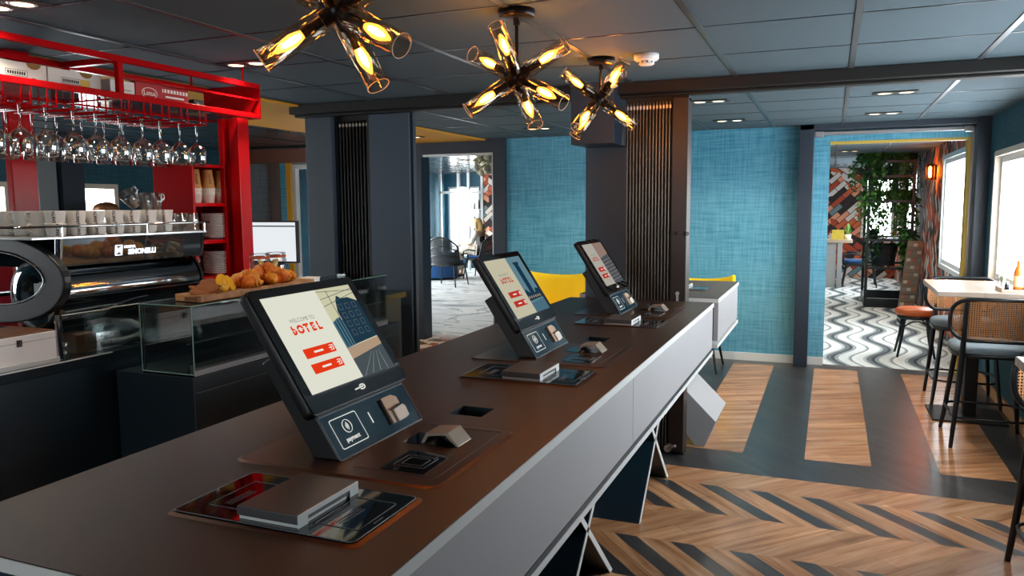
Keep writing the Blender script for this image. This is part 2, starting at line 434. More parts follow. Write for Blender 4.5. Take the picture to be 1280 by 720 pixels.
def wall_y(name, y0, y1, x0, x1, z0, z1, mats, holes=()):
    b = MB(); x = x0
    for xa, xb, za, zb in sorted(holes):
        if xa > x: b.box(x, xa, y0, y1, z0, z1)
        if za > z0: b.box(xa, xb, y0, y1, z0, za)
        if zb < z1: b.box(xa, xb, y0, y1, zb, z1)
        x = xb
    if x < x1: b.box(x, x1, y0, y1, z0, z1)
    return struct(b, name, mats)
def wall_x(name, x0, x1, y0, y1, z0, z1, mats, holes=()):
    b = MB(); y = y0
    for ya, yb, za, zb in sorted(holes):
        if ya > y: b.box(x0, x1, y, ya, z0, z1)
        if za > z0: b.box(x0, x1, ya, yb, z0, za)
        if zb < z1: b.box(x0, x1, ya, yb, zb, z1)
        y = yb
    if y < y1: b.box(x0, x1, y, y1, z0, z1)
    return struct(b, name, mats)

def window_x(n, x0, x1, y0, y1, z0, z1, muls=1, fm=None):
    """framed window in a wall across x: frame, mullions and glass pane"""
    fm = fm or WHITE
    b = MB(); t = 0.05
    b.box(x0, x1, y0, y0 + t, z0, z1); b.box(x0, x1, y1 - t, y1, z0, z1)
    b.box(x0, x1, y0 + t, y1 - t, z0, z0 + t); b.box(x0, x1, y0 + t, y1 - t, z1 - t, z1)
    for k in range(1, muls + 1):
        y = y0 + (y1 - y0) * k / (muls + 1); b.box(x0, x1, y - 0.025, y + 0.025, z0 + t, z1 - t)
    o = struct(b, 'window_%d' % n, fm)
    xm = (x0 + x1) / 2
    build(MB().box(xm - 0.003, xm + 0.003, y0 + t, y1 - t, z0 + t, z1 - t), 'pane', PANE, o)
    return o
def window_y(n, y0, y1, x0, x1, z0, z1, muls=1, fm=None):
    fm = fm or WHITE
    b = MB(); t = 0.05
    b.box(x0, x0 + t, y0, y1, z0, z1); b.box(x1 - t, x1, y0, y1, z0, z1)
    b.box(x0 + t, x1 - t, y0, y1, z0, z0 + t); b.box(x0 + t, x1 - t, y0, y1, z1 - t, z1)
    for k in range(1, muls + 1):
        x = x0 + (x1 - x0) * k / (muls + 1); b.box(x - 0.025, x + 0.025, y0, y1, z0 + t, z1 - t)
    o = struct(b, 'window_%d' % n, fm)
    ym = (y0 + y1) / 2
    build(MB().box(x0 + t, x1 - t, ym - 0.003, ym + 0.003, z0 + t, z1 - t), 'pane', PANE, o)
    return o

# ------------------------------------------------------------------ floor
H = 2.2
YB = 7.7
def guv(pts, ang):
    c, s_ = math.cos(ang), math.sin(ang)
    return [(p[0] * c + p[1] * s_, -p[0] * s_ + p[1] * c) for p in pts]
DN = math.atan2(-0.385, 0.35); UPA = math.atan2(0.385, 0.35)
b = MB()
def fpoly(pts, z, m, ang):
    b.add([(p[0], p[1], z) for p in pts], [tuple(range(len(pts)))], m, False, [guv(pts, ang)])
b.box(-2.6, 1.2, -2.5, 7.75, -0.1, -0.002, 1)
fpoly([(-2.6, 4.39), (1.2, 4.39), (1.2, 7.75), (-2.6, 7.75)], 0, 1, DN)
fpoly([(-2.6, -2.5), (1.2, -2.5), (1.2, 4.39), (-2.6, 4.39)], 0, 0, UPA)
for k in range(-4, 2):
    x = -0.1 + 0.71 * k
    fpoly([(max(x, -2.55), 4.77), (x + 0.36, 4.77), (x + 0.36, 7.52), (max(x, -2.55), 7.52)], 0.0006, 0, UPA * 0.55)
row = 0
y = 4.14
while y > -2.2:
    yb = y - 0.385
    xo = -0.611 if row == 0 else -0.876 + (row - 1) * 0.06
    for k in range(-7, 8):
        x = xo + 0.2535 * k
        if k % 1 == 0 and x > -2.2 and x < 1.15:
            # light plank row between the bars has the grain of the bars
            pts = [(x, y), (x + 0.102, y), (x + 0.452, yb), (x + 0.35, yb)]
            if pts[2][0] > 1.2:
                t = (1.2 - (x + 0.102)) / 0.35
                t2 = min(1, (1.2 - x) / 0.35)
                pts = [(x, y), (x + 0.102, y), (1.2, y - 0.385 * max(0, t)), (x + 0.35 * t2, y - 0.385 * t2)]
            fpoly(pts, 0.0008, 1, DN)
            q = [(x + 0.102, y), (x + 0.2535, y), (x + 0.6035, yb), (x + 0.452, yb)]
            if q[2][0] < 1.2: fpoly(q, 0.0006, 0, DN)
    y -= 0.78; row += 1
struct(b, 'floor', [WOOD_L, WOOD_D])
struct(MB().box(-7.2, -2.6, -2.5, 7.75, -0.1, 0.0).box(-8.8, -2.6, 7.75, 17.0, -0.1, 0.0).box(-2.6, -1.2, 7.75, 17.0, -0.1, 0.0), 'floor_lounge', LOUNGE)
struct(MB().box(-1.2, 1.2, 7.75, 17.2, -0.1, 0.0), 'floor_restaurant', WAVE)

# ------------------------------------------------------------------ ceiling
b = MB()
b.box(-3.42, 1.2, -2.5, YB + 0.1, H, H + 0.1, 0)
x = 0.07
for k in range(-6, 3):
    xx = x + 0.58 * k
    if -3.42 < xx < 1.2: b.box(xx - 0.012, xx + 0.012, -2.5, YB, H - 0.004, H, 1)
for k in range(-10, 9):
    yy = 3.241 + 0.629 * k
    if -2.5 < yy < YB: b.box(-3.42, 1.2, yy - 0.005, yy + 0.005, H - 0.002, H, 2)
struct(b, 'ceiling', [TILE, TBAR, SEAM])
struct(MB().box(-4.55, -3.42, -2.5, YB, H - 0.015, H + 0.1), 'ceiling_yellow', YELLOWC)
b = MB().box(-7.1, -4.55, -2.5, YB, H + 0.0, H + 0.1, 0)
for k in range(5): b.box(-7.0 + 0.55 * k, -6.985 + 0.55 * k, -2.5, YB, H - 0.004, H, 1)
struct(b, 'ceiling_left', [GLOSSC, SEAM])
b = MB().box(-8.8, -1.2, YB + 0.1, 17.0, 2.25, 2.35, 0)
for k in range(12): b.box(-8.6 + 0.6 * k, -8.58 + 0.6 * k, YB + 0.1, 17.0, 2.246, 2.25, 1)
struct(b, 'ceiling_lounge', [GLOSSC, SEAM])
b = MB().box(-1.2, 1.2, YB + 0.1, 17.2, H, H + 0.1, 0)
for xx in (-0.54, 0.04, 0.62): b.box(xx - 0.012, xx + 0.012, YB + 0.1, 17.0, H - 0.004, H, 1)
for k in range(14): b.box(-1.2, 1.2, 8.27 + 0.629 * k, 8.28 + 0.629 * k, H - 0.002, H, 2)
struct(b, 'ceiling_restaurant', [TILE, TBAR, SEAM])
struct(MB().box(-3.5, 1.2, 4.50, 4.70, 2.135, H).box(-3.5, 1.2, 4.56, 4.64, 2.12, 2.135), 'beam_ceiling', BLACKM, bevel=0.004)
struct(MB().box(-1.43, -1.17, 4.42, 4.72, 1.85, H), 'beam_bulkhead', SLATE_D, bevel=0.004)

# ------------------------------------------------------------------ walls
wr = [(a, b_, 0.87, 1.87) for a, b_ in RW]
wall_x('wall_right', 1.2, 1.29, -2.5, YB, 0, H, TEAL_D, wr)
for i, (a, b_) in enumerate(RW): window_x(i + 1, 1.235, 1.285, a + 0.013, b_ - 0.013, 0.883, 1.857, 1)
b = MB()
for a, b_ in RW:  # reveal lining
    b.box(1.19, 1.288, a, a + 0.012, 0.87, 1.87); b.box(1.19, 1.288, b_ - 0.012, b_, 0.87, 1.87); b.box(1.19, 1.2, a - 0.03, a, 0.85, 1.89); b.box(1.19, 1.2, b_, b_ + 0.03, 0.85, 1.89); b.box(1.19, 1.2, a, b_, 1.87, 1.90); b.box(1.19, 1.288, a, b_, 1.858, 1.87); b.box(1.17, 1.288, a, b_, 0.858, 0.88)
struct(b, 'trim_1', CREAM)
struct(MB().box(1.185, 1.2, -2.5, YB, 0, 0.085), 'baseboard_right', pm('oak_skirting', '#b98a5e', 0.5, vs=20, aniso=(1, 0.1, 6)))
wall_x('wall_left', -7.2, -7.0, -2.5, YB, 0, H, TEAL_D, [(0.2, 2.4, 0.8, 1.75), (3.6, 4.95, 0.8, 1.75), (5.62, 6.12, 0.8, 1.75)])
window_x(6, -7.14, -7.02, 0.2, 2.4, 0.8, 1.75, 2, CREAM); window_x(7, -7.14, -7.02, 3.6, 4.95, 0.8, 1.75, 1, CREAM); window_x(8, -7.14, -7.0, 5.62, 6.12, 0.8, 1.75, 0, CREAM)
wall_y('wall_front', -2.7, -2.5, -7.2, 1.4, 0, H, SLATE, [(a, b_, 0.9, 1.9) for a, b_ in FWN])
for i, (a, b_) in enumerate(FWN): window_y(13 + i, -2.62, -2.54, a, b_, 0.9, 1.9, 1)
# back wall: lounge doorway on the left, restaurant doorway on the right
wall_y('wall_back', YB, YB + 0.12, -4.34, 1.2, 0, 2.3, TEAL, [(-4.3, -3.25, 0, 2.12), (-0.03, 1.08, 0, 2.045)])
struct(MB().box(-4.36, -4.2, YB - 0.05, YB + 0.14, 0, H).box(-3.34, -3.2, YB - 0.05, YB + 0.14, 0, H).box(-4.2, -3.34, YB - 0.05, YB + 0.14, 2.06, H)
       , 'door_1', SLATE_D, bevel=0.004)
struct(MB().box(-4.2, -3.34, YB - 0.03, YB + 0.02, 2.035, 2.06).box(-3.36, -3.34, YB - 0.03, YB + 0.0, 0, 2.035), 'trim_2', SILVER)
struct(MB().box(-0.285, -0.165, 7.55, YB, 0, H).box(1.10, 1.2, 7.52, YB, 0, H).box(-0.285, 1.2, 7.55, YB, 2.15, H), 'door_2', SLATE_D, bevel=0.005)
b = MB().box(-0.155, 1.09, YB - 0.04, YB - 0.005, 2.105, 2.14)
b.box(-0.165, -0.09, YB - 0.05, YB, 2.09, 2.145).box(1.02, 1.095, YB - 0.05, YB, 2.09, 2.145)
struct(b, 'trim_3', SILVER, bevel=0.006)
struct(MB().box(1.06, 1.083, YB - 0.005, YB + 0.125, 0, 2.05).box(-0.03, 1.06, YB - 0.005, YB + 0.125, 2.03, 2.05), 'trim_4', YELLOWT)
struct(MB().box(1.083, 1.10, YB - 0.02, YB, 0, 2.09), 'trim_5', SILVER)
struct(MB().box(-3.2, -0.285, YB - 0.015, YB, 0, 0.075).box(-0.165, -0.03, YB - 0.015, YB, 0, 0.075).box(-0.045, -0.03, YB, YB + 0.12, 0, 0.075), 'baseboard_back', WHITE)
# far left of the back wall
wall_y('wall_back_left', YB, YB + 0.12, -7.2, -4.36, 0, H, GREYBLUE, [(-6.0, -4.5, 0.3, 2.0)])
window_y(9, YB + 0.03, YB + 0.1, -6.0, -4.5, 0.3, 2.0, 1)
struct(MB().box(-6.62, -4.4, YB - 0.12, YB, 2.02, 2.18), 'trim_6', TERRA)
struct(MB().box(-6.29, -6.15, YB - 0.04, YB, 0, 2.02), 'trim_7', pm('brown_post', '#6d5a50', 0.5))
struct(MB().box(-6.14, -6.05, YB - 0.02, YB, 0, 2.02), 'trim_8', TEAL)
struct(MB().box(-6.05, -5.98, YB - 0.02, YB, 0, 2.02), 'trim_9', YELLOWC)
# pilasters by the left windows
struct(MB().box(-7.0, -6.9, 5.15, 5.34, 0, H), 'pillar_grey', pm('grey_pilaster', '#7f898e', 0.6))
struct(MB().box(-7.0, -6.85, 5.36, 5.6, 0, H), 'pillar_dark', SLATE_D)
# lounge shell
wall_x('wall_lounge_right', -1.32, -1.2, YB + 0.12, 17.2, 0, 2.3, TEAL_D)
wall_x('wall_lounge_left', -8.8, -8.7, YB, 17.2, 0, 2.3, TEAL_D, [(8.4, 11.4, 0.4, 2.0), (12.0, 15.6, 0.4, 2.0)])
window_x(16, -8.79, -8.72, 8.4, 11.4, 0.4, 2.0, 2); window_x(17, -8.79, -8.72, 12.0, 15.6, 0.4, 2.0, 2)  # unseen side windows, put in to let more light into the lounge
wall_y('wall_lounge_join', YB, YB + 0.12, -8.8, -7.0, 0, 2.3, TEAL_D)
wall_y('wall_lounge_back', 17.0, 17.15, -8.8, -1.2, 0, 2.3, pm('petrol_paint', '#1f5468', 0.6), [(-8.62, -7.78, 0.25, 1.95)])
window_y(10, 17.03, 17.1, -8.62, -7.78, 0.25, 1.95, 0)
# restaurant shell
wall_x('wall_restaurant_right', 1.2, 1.27, YB, 17.2, 0, H, GEO, [(8.66, 10.4, 0.78, 2.0), (13.6, 15.4, 0.78, 2.0)])
window_x(11, 1.215, 1.26, 8.672, 10.388, 0.792, 1.988, 0); window_x(12, 1.215, 1.26, 13.6, 15.4, 0.78, 2.0, 1)
struct(MB().box(1.19, 1.2, 8.62, 8.66, 0.74, 2.04).box(1.19, 1.2, 10.4, 10.44, 0.74, 2.04).box(1.19, 1.2, 8.66, 10.4, 2.0, 2.04).box(1.19, 1.2, 8.66, 10.4, 0.74, 0.78).box(1.19, 1.268, 8.66, 8.672, .78, 2.0).box(1.19, 1.268, 10.388, 10.4, .78, 2.0).box(1.19, 1.268, 8.672, 10.388, 1.988, 2.0).box(1.19, 1.268, 8.672, 10.388, .78, .792), 'trim_10', WHITE)
wall_y('wall_restaurant_back', 17.2, 17.3, -1.3, 1.4, 0, H, GEO, [(0.55, 1.15, 0.8, 2.0)])
window_y(20, 17.22, 17.29, 0.55, 1.15, 0.8, 2.0, 0)

# ------------------------------------------------------------------ pillars and folding partitions
struct(MB().box(-1.43, -1.13, 4.72, 5.0, 0, H), 'pillar_right', SLATE, bevel=0.004)
struct(MB().box(-3.46, -3.24, 4.62, 4.9, 0, H), 'pillar_left', SLATE, bevel=0.004)
struct(MB().box(-3.24, -3.215, 4.66, 4.86, 0, H), 'trim_11', DTEAL)

def partition(x0, x1, y0, label, lockx, n, z1=2.12, post=True, lockz=1.0, lc='#6b6762'):
    t = thing('folding_partition', label, 'partition', ((x0 + x1) / 2, y0 + 0.06, 0))
    xe = x1 - (0.09 if post else 0.0)
    b = MB(); p = (xe - x0) / n
    for k in range(n):
        xa = x0 + p * k
        b.box(xa, xa + p * 0.34, y0, y0 + 0.11, 0.03, z1 - 0.03, 1)  # silver ridge, black recess: edge highlights are put into the colour
        b.box(xa + p * 0.34, xa + p, y0 + 0.025, y0 + 0.09, 0.03, z1 - 0.03, 0)
    build(b, 'folded_leaves', [BLACKM, pm('leaf_edge_highlight', lc, 0.3, metal=0.6, var=0.05)], t, 0.0015)
    if post:
        build(MB().box(xe, x1, y0 - 0.005, y0 + 0.12, 0.02, z1 - 0.01), 'lead_post', BRONZE, t, 0.004)
    build(MB().box(x0 - 0.005, x1, y0 + 0.02, y0 + 0.09, z1 - 0.03, z1 + 0.012), 'top_track', BLACKM, t)
    build(MB().box(x0, x1, y0 + 0.01, y0 + 0.1, 0.004, 0.03), 'floor_guide', BLACKM, t)
    b = MB()
    for k in range(n): b.box(x0 + p * k, x0 + p * (k + .58), y0 - 0.004, y0, z1 - 0.07, z1 - 0.05)
    build(b, 'hinge_row', SILVER, t)
    lk = MB().cyl((lockx, y0 - 0.006, lockz), (lockx, y0 - 0.022, lockz), 0.011, n=16).box(lockx - 0.006, lockx + 0.006, y0 - 0.02, y0 - 0.006, lockz - 0.05, lockz)
    build(lk, 'key_lock', SILVER, t)
    return t
tp = partition(-1.132, -0.775, 4.575, 'folded accordion partition with lit bronze end post beside the right pillar', -0.82, 14, lockz=0.98)
build(MB().cyl((-0.86, 4.57, 0.05), (-0.86, 4.53, 0.05), 0.022, n=14).cyl((-0.86, 4.535, 0.05), (-0.81, 4.52, 0.075), 0.009, n=8), 'floor_bolt', SILVER, tp)
build(MB().cyl((-0.84, 4.565, 1.33), (-0.84, 4.55, 1.33), 0.012, n=10).cyl((-0.78, 4.565, 1.33), (-0.765, 4.55, 1.33), 0.012, n=10), 'hinge_pin', BLACKM, tp)
partition(-3.2, -2.955, 4.66, 'folded black accordion partition between the two left slate panels', -2.985, 9, post=False, lockz=0.93, lc='#35373a')
t = thing('partition_panel', 'slate blue sliding panel standing right of the left accordion partition', 'partition', (-2.78, 4.66, 0))
build(MB().box(-2.935, -2.625, 4.62, 4.70, 0.01, 2.12), 'panel', SLATE, t, 0.004)
build(MB().box(-2.955, -2.935, 4.63, 4.69, 0.01, 2.12), 'seal_edge', BLACKM, t)
build(MB().box(-2.625, -2.605, 4.64, 4.68, 0.01, 2.12), 'side_edge', SLATE_D, t)
# ------------------------------------------------------------------ kiosk counter
HOLES = [(1.855, 1.95), (3.09, 3.19), (4.31, 4.40)]
def counter_top(b, x0, x1, y0, y1, z0, z1, m, holes):
    y = y0
    for a, c in holes:
        b.box(x0, x1, y, a, z0, z1, m); b.box(x0, -0.95, a, c, z0, z1, m); b.box(-0.85, x1, a, c, z0, z1, m); y = c
    b.box(x0, x1, y, y1, z0, z1, m)
t = thing('kiosk_counter', 'long brown-topped ordering counter with pale grey front and crossed legs', 'counter', (-1.04, 2.68, 0))
b = MB(); counter_top(b, -1.475, -0.608, 0.81, 4.55, 0.910, 0.934, 0, HOLES)
top = build(b, 'worktop', LWHITE, t)
b = MB(); counter_top(b, -1.473, -0.6095, 0.8115, 4.5485, 0.934, 0.936, 0, HOLES)
build(b, 'worktop_surface', BROWNTOP, top)
for a, c in HOLES:
    b = MB(); b.box(-0.95, -0.948, a, c, 0.72, 0.936); b.box(-0.852, -0.85, a, c, 0.72, 0.936)
    b.box(-0.95, -0.85, a, a + 0.002, 0.72, 0.936); b.box(-0.95, -0.85, c - 0.002, c, 0.72, 0.936); b.box(-0.95, -0.85, a, c, 0.715, 0.72)
    build(b, 'waste_chute', DTEAL, t)
b = MB(); b.box(-0.64, -0.612, 0.82, 2.592, 0.672, 0.910).box(-0.64, -0.612, 2.596, 4.54, 0.672, 0.910)
build(b, 'front_panel', LGREY, t, 0.001)
build(MB().box(-1.465, -1.44, 0.82, 4.54, 0.672, 0.910).box(-1.44, -0.64, 0.82, 0.845, 0.672, 0.91).box(-1.44, -0.64, 4.515, 4.54, 0.672, 0.91), 'back_panel', DTEAL, t)
build(MB().box(-1.44, -0.6105, 0.83, 4.535, 0.6561, 0.6715), 'shadow_gap', DTEAL, t)
build(MB().box(-1.475, -0.608, 0.81, 4.55, 0.636, 0.656), 'lower_shelf', LWHITE, t, 0.001)
def cross_leg(yc, parent, half=0.335, zc=0.31, x0=-1.36, x1=-0.79, z1=0.636):
    for s_ in (1, -1):
        k = half / zc
        yt = yc + s_ * (half - k * z1)
        th = 0.034
        def bd(b, xa, xb, m):
            b.prism([(xa, yc + s_ * half - th / 2, 0), (xa, yc + s_ * half + th / 2, 0), (xa, yt + th / 2, z1), (xa, yt - th / 2, z1)], (xb - xa, 0, 0), m)
        b = MB(); bd(b, x0, x1 - 0.003, 0); lg = build(b, 'leg', DTEAL, parent)
        b = MB(); bd(b, x1 - 0.003, x1, 0); build(b, 'edge_strip', LWHITE, lg)
for yc in (1.46, 2.655, 3.85): cross_leg(yc, t)

# second counter beyond the partition
t = thing('kiosk_counter', 'shorter brown-topped grey counter behind the folded accordion partition', 'counter', (-1.04, 5.2, 0))
top = build(MB().box(-1.475, -0.608, 4.75, 5.85, 0.910, 0.934), 'worktop', LWHITE, t)
build(MB().box(-1.473, -0.6095, 4.7515, 5.8485, 0.934, 0.936), 'worktop_surface', BROWNTOP, top)
build(MB().box(-0.64, -0.612, 4.78, 5.82, 0.672, 0.910), 'front_panel', LGREY, t, 0.001)
build(MB().box(-1.465, -0.64, 4.80, 5.82, 0.672, 0.910), 'end_panel', DTEAL, t)
build(MB().box(-1.475, -0.608, 4.75, 5.85, 0.634, 0.656).box(-1.4, -0.66, 4.8, 5.8, 0.656, 0.672), 'lower_shelf', LWHITE, t, 0.001)
lg = build(MB().prism([(-0.684, 4.82, 0), (-0.618, 4.82, 0.16), (-0.794, 4.82, 0.334), (-1.094, 4.82, 0.634), (-1.24, 4.82, 0.634), (-0.745, 4.82, 0.0)], (0, 0.5, 0), 0), 'leg', LGREY, t, 0.002)
build(MB().prism([(-1.40, 4.86, 0), (-1.33, 4.86, 0), (-0.95, 4.86, 0.634), (-1.02, 4.86, 0.634)], (0, 0.4, 0), 0), 'leg', DTEAL, t, 0.002)

# ------------------------------------------------------------------ screens
SC_CREAM = em('screen_cream', '#e6e7d6', 0.92)
SC_SKY = em('screen_sky', '#d9d6b4', 0.85); SC_DARK = em('screen_house_dark', '#1f3a4a', 0.9); SC_MID = em('screen_house_mid', '#4d7283', 0.9)
SC_ROAD = em('screen_road', '#4a5459', 0.9); SC_PAVE = em('screen_pavement', '#b59a80', 0.9); SC_RED = em('screen_red', '#e63a18', 0.95)
SC_WHITE = em('screen_white', '#f0eee6', 0.95); SC_GREY = em('screen_grey', '#8a8f8c', 0.8); SC_BLUE = em('screen_harbour_blue', '#6f97a5', 0.7)
SC_NAVY = em('screen_harbour_dark', '#1d3f58', 0.7); SC_ROSE = em('screen_rose', '#a98c80', 0.7); SC_SLATE = em('screen_slate', '#5f6a73', 0.6)
SC_DIM = em('screen_cream_dim', '#cfc8ae', 0.85); SC_DIMR = em('screen_red_dim', '#c4362c', 0.85); SC_DIMG = em('screen_cream_grey', '#bdb8ac', 0.8)
SCM = [SC_CREAM, SC_SKY, SC_DARK, SC_MID, SC_ROAD, SC_PAVE, SC_RED, SC_WHITE, SC_GREY, SC_BLUE, SC_NAVY, SC_ROSE, SC_SLATE, SC_DIM, SC_DIMR, SC_DIMG]
TDIR = Vector((-0.5463, 0, 0.8376)); NDIR = Vector((0.8376, 0, 0.5463))
KEYP = pm('kiosk_keypad_panel', '#12313f', 0.12, var=0.06, spec=0.8)
KBODY = pm('kiosk_black_casing', '#0b0d0f', 0.42, var=0.08, vs=300)
KEDGE = pm('kiosk_grey_edge', '#59626a', 0.35, var=0.04)
CARD = pm('card_reader_beige', '#b9a48d', 0.4, var=0.1, vs=30)
TEALP = pm('teal_line_print', '#41616b', 0.4)

def make_kiosk(yc, style, label):
    t = thing('order_kiosk', label, 'kiosk', (-1.03, yc, 0.937), group='self-order kiosks')
    def P(o, u, v, d): return Vector(o) + Vector((0, u, 0)) + TDIR * v + NDIR * d
    P0 = Vector((-0.985, yc, 0.940)); S0 = Vector((-1.048, yc, 1.034)) + NDIR * 0.014
    # body slab
    hb = 0.183
    prof = [P0, P0 + TDIR * 0.285, P0 + TDIR * 0.285 - NDIR * 0.062, None]
    q = prof[2]; tt = (q.z - 0.9385) / TDIR.z
    low = q - TDIR * tt
    pts = [P0, P0 + TDIR * 0.285, q, low]
    b = MB().prism([p + Vector((0, -hb, 0)) for p in pts], (0, 2 * hb, 0))
    build(b, 'casing', KBODY, t, 0.004)
    # keypad panel
    b = MB()
    b.add([P(P0, u, v, d) for d in (-0.002, 0.0015) for u, v in ((-0.181, 0.002), (0.181, 0.002), (0.181, 0.108), (-0.181, 0.108))], [(0, 1, 2, 3), (4, 5, 6, 7), (0, 1, 5, 4), (1, 2, 6, 5), (2, 3, 7, 6), (3, 0, 4, 7)])
    kp = build(b, 'keypad_panel', KEYP, t)
    b = MB()
    for (u0, v0), (u1, v1) in (((-0.183, 0), (0.183, 0)), ((0.183, 0), (0.183, 0.108)), ((0.183, 0.108), (-0.183, 0.108)), ((-0.183, 0.108), (-0.183, 0))):
        b.tube([P(P0, u0, v0, 0.0015), P(P0, u1, v1, 0.0015)], 0.0022, 6)
    build(b, 'edge_trim', KEDGE, kp)
    if True:
        b = MB()
        oc = [(-0.105 + x, 0.056 + y) for x, y in rrect(0.105, 0.074, 0.006)]
        ic = [(-0.105 + x, 0.056 + y) for x, y in rrect(0.101, 0.070, 0.005)]
        n = len(oc); b.add([P(P0, u, v, 0.0021) for u, v in oc + ic], [(i, (i + 1) % n, n + (i + 1) % n, n + i) for i in range(n)])
        for r in (0.004, 0.008, 0.012):   # contactless waves
            pts = []
            for k in range(9):
                a = -0.9 + 1.8 * k / 8; pts.append(P(P0, -0.113 + r * math.cos(a), 0.066 + r * math.sin(a), 0.0024))
            b.tube(pts, 0.0009, 4)
        b.tube([P(P0, -0.105 + 0.016 * math.cos(2 * PI * k / 20), 0.066 + 0.016 * math.sin(2 * PI * k / 20), 0.0024) for k in range(20)], 0.0008, 4, closed=True)
        put_text(b, 'payment', 0.0155, lambda x, y: P(P0, -0.105 + x, 0.036 + y, 0.0024), bold=0.0004)
        b.add([P(P0, u, v, 0.0024) for u, v in ((-0.012, 0.046), (-0.008, 0.046), (-0.008, 0.075), (-0.012, 0.075))], [(0, 1, 2, 3)])
        build(b, 'payment_print', SC_WHITE, kp)
    b = MB()
    b.prism([P(P0, u, v, 0.001) for u, v in ((0.052, 0.022), (0.120, 0.022), (0.120, 0.082), (0.100, 0.092), (0.052, 0.092))], NDIR * 0.009)
    cr = build(b, 'card_reader', CARD, t, 0.002)
    b = MB().prism([P(P0, u, v, 0.009) for u, v in ((0.070, 0.020), (0.124, 0.024), (0.128, 0.050), (0.118, 0.060), (0.070, 0.054))], NDIR * 0.007)
    build(b, 'card_slot', pm('card_slot_ivory', '#d8d2c6', 0.3) if 'card_slot_ivory' not in MATS else MATS['card_slot_ivory'], cr, 0.003)
    build(MB().prism([P(P0, u, v, 0.0155) for u, v in ((0.056, 0.053), (0.122, 0.058), (0.122, 0.0615), (0.056, 0.0565))], NDIR * 0.002), 'slot_gap', BLACK, cr)
    # screen housing
    W2, HT = 0.4, 0.322
    b = MB(); pts = [P(S0, x, y + HT / 2, -0.028) for x, y in rrect(W2 + 0.012, HT, 0.014)]
    b.prism(pts, NDIR * 0.028, 0, True)
    scn = build(b, 'screen_housing', KBODY, t, 0.003)
    b = MB(); pts = [P(S0, x, y + HT / 2, 0.0) for x, y in rrect(W2 + 0.008, HT - 0.004, 0.012)]
    b.prism(pts, NDIR * 0.0016, 0); build(b, 'bezel_glass', BLACKG, scn)
    su, sv0, sv1 = 0.176, 0.046, 0.297
    def Q(x, y, d): return P(S0, -su + 2 * su * x, sv0 + (sv1 - sv0) * y, 0.0020 + d)
    b = MB()
    cream, red = (0, 6) if style == 1 else ((13, 14) if style == 2 else (15, 14))
    sp = 0.58 if style < 3 else 0.5
    b.poly([Q(0, 0, 0), Q(sp, 0, 0), Q(sp, 1, 0), Q(0, 1, 0)], cream)
    def pg(pts, m, d=0.0003): b.poly([Q(x, y, d) for x, y in pts], m)
    if style == 1:
        pg([(sp, 0), (1, 0), (1, 1), (sp, 1)], 1, 0)
        pg([(sp, 0), (1, 0), (1, 0.27), (sp, 0.2)], 4); pg([(sp, 0.2), (1, 0.27), (1, 0.36), (sp, 0.32)], 5, 0.0004)
        for k in range(4): pg([(sp + .03 + .1 * k, 0), (sp + .04 + .1 * k, 0), (0.83 + .03 * k, 0.22), (0.825 + .03 * k, 0.22)], 8, 0.0005)
        pg([(sp, 0.32), (0.72, 0.34), (0.72, 0.60), (0.66, 0.66), (sp, 0.62)], 3, 0.0005)
        pg([(0.70, 0.34), (1, 0.37), (1, 0.80), (0.9, 0.86), (0.82, 0.86), (0.78, 0.9), (0.74, 0.84), (0.70, 0.72)], 2, 0.0006)
        for i in range(3):
            for j in range(4):
                pg([(0.735 + .085 * i, 0.43 + .1 * j), (0.785 + .085 * i, 0.43 + .1 * j), (0.785 + .085 * i, 0.50 + .1 * j), (0.735 + .085 * i, 0.50 + .1 * j)], 12, 0.0008); pg([(0.743 + .085 * i, 0.44 + .1 * j), (0.777 + .085 * i, 0.44 + .1 * j), (0.777 + .085 * i, 0.49 + .1 * j), (0.743 + .085 * i, 0.49 + .1 * j)], 10, 0.0010)
        for k in range(3): pg([(0.60 + .035 * k, 0.34), (0.615 + .035 * k, 0.34), (0.615 + .035 * k, 0.62 + .02 * k), (0.60 + .035 * k, 0.62 + .02 * k)], 2, 0.0009)
        for y0, y1 in ((0.97, 0.93), (0.88, 0.95), (0.8, 0.9)): pg([(sp, y0), (1, y1), (1, y1 + .006), (sp, y0 + .006)], 12, 0.0009)
        pg([(0.685, 0.6), (0.692, 0.6), (0.692, 0.97), (0.685, 0.97)], 12, 0.001)
    elif style == 2:
        pg([(sp, 0), (1, 0), (1, 1), (sp, 1)], 9, 0); pg([(sp, 0), (1, 0), (1, 0.2), (sp, 0.16)], 3)
        pg([(0.72, 0.3), (0.84, 0.3), (0.84, 0.86), (0.78, 0.9), (0.72, 0.86)], 10, 0.0004); pg([(0.7, 0.86), (0.86, 0.86), (0.86, 0.9), (0.7, 0.9)], 10, 0.0006)
        pg([(sp, 0.2), (1, 0.22), (1, 0.38), (0.9, 0.4), (0.86, 0.32), (0.7, 0.34), (0.62, 0.42), (sp, 0.36)], 2, 0.0006)
        for k in range(6): pg([(0.6 + .065 * k, 0.24), (0.63 + .065 * k, 0.24), (0.63 + .065 * k, 0.28), (0.6 + .065 * k, 0.28)], 5, 0.0009)
    else:
        pg([(sp, 0), (1, 0), (1, 1), (sp, 1)], 12, 0); pg([(sp, 0.62), (1, 0.7), (1, 1), (sp, 1)], 11)
        for k in range(7): pg([(sp, 0.06 + .08 * k), (1, 0.1 + .08 * k), (1, 0.115 + .08 * k), (sp, 0.075 + .08 * k)], 11, 0.0005)
        for k in range(4): pg([(0.55 + .12 * k, 0.02), (0.56 + .12 * k, 0.02), (0.6 + .12 * k, 0.62), (0.59 + .12 * k, 0.62)], 2, 0.0006)
    disp = build(b, 'display', SCM, scn)
    b = MB(); cx = sp * 0.5
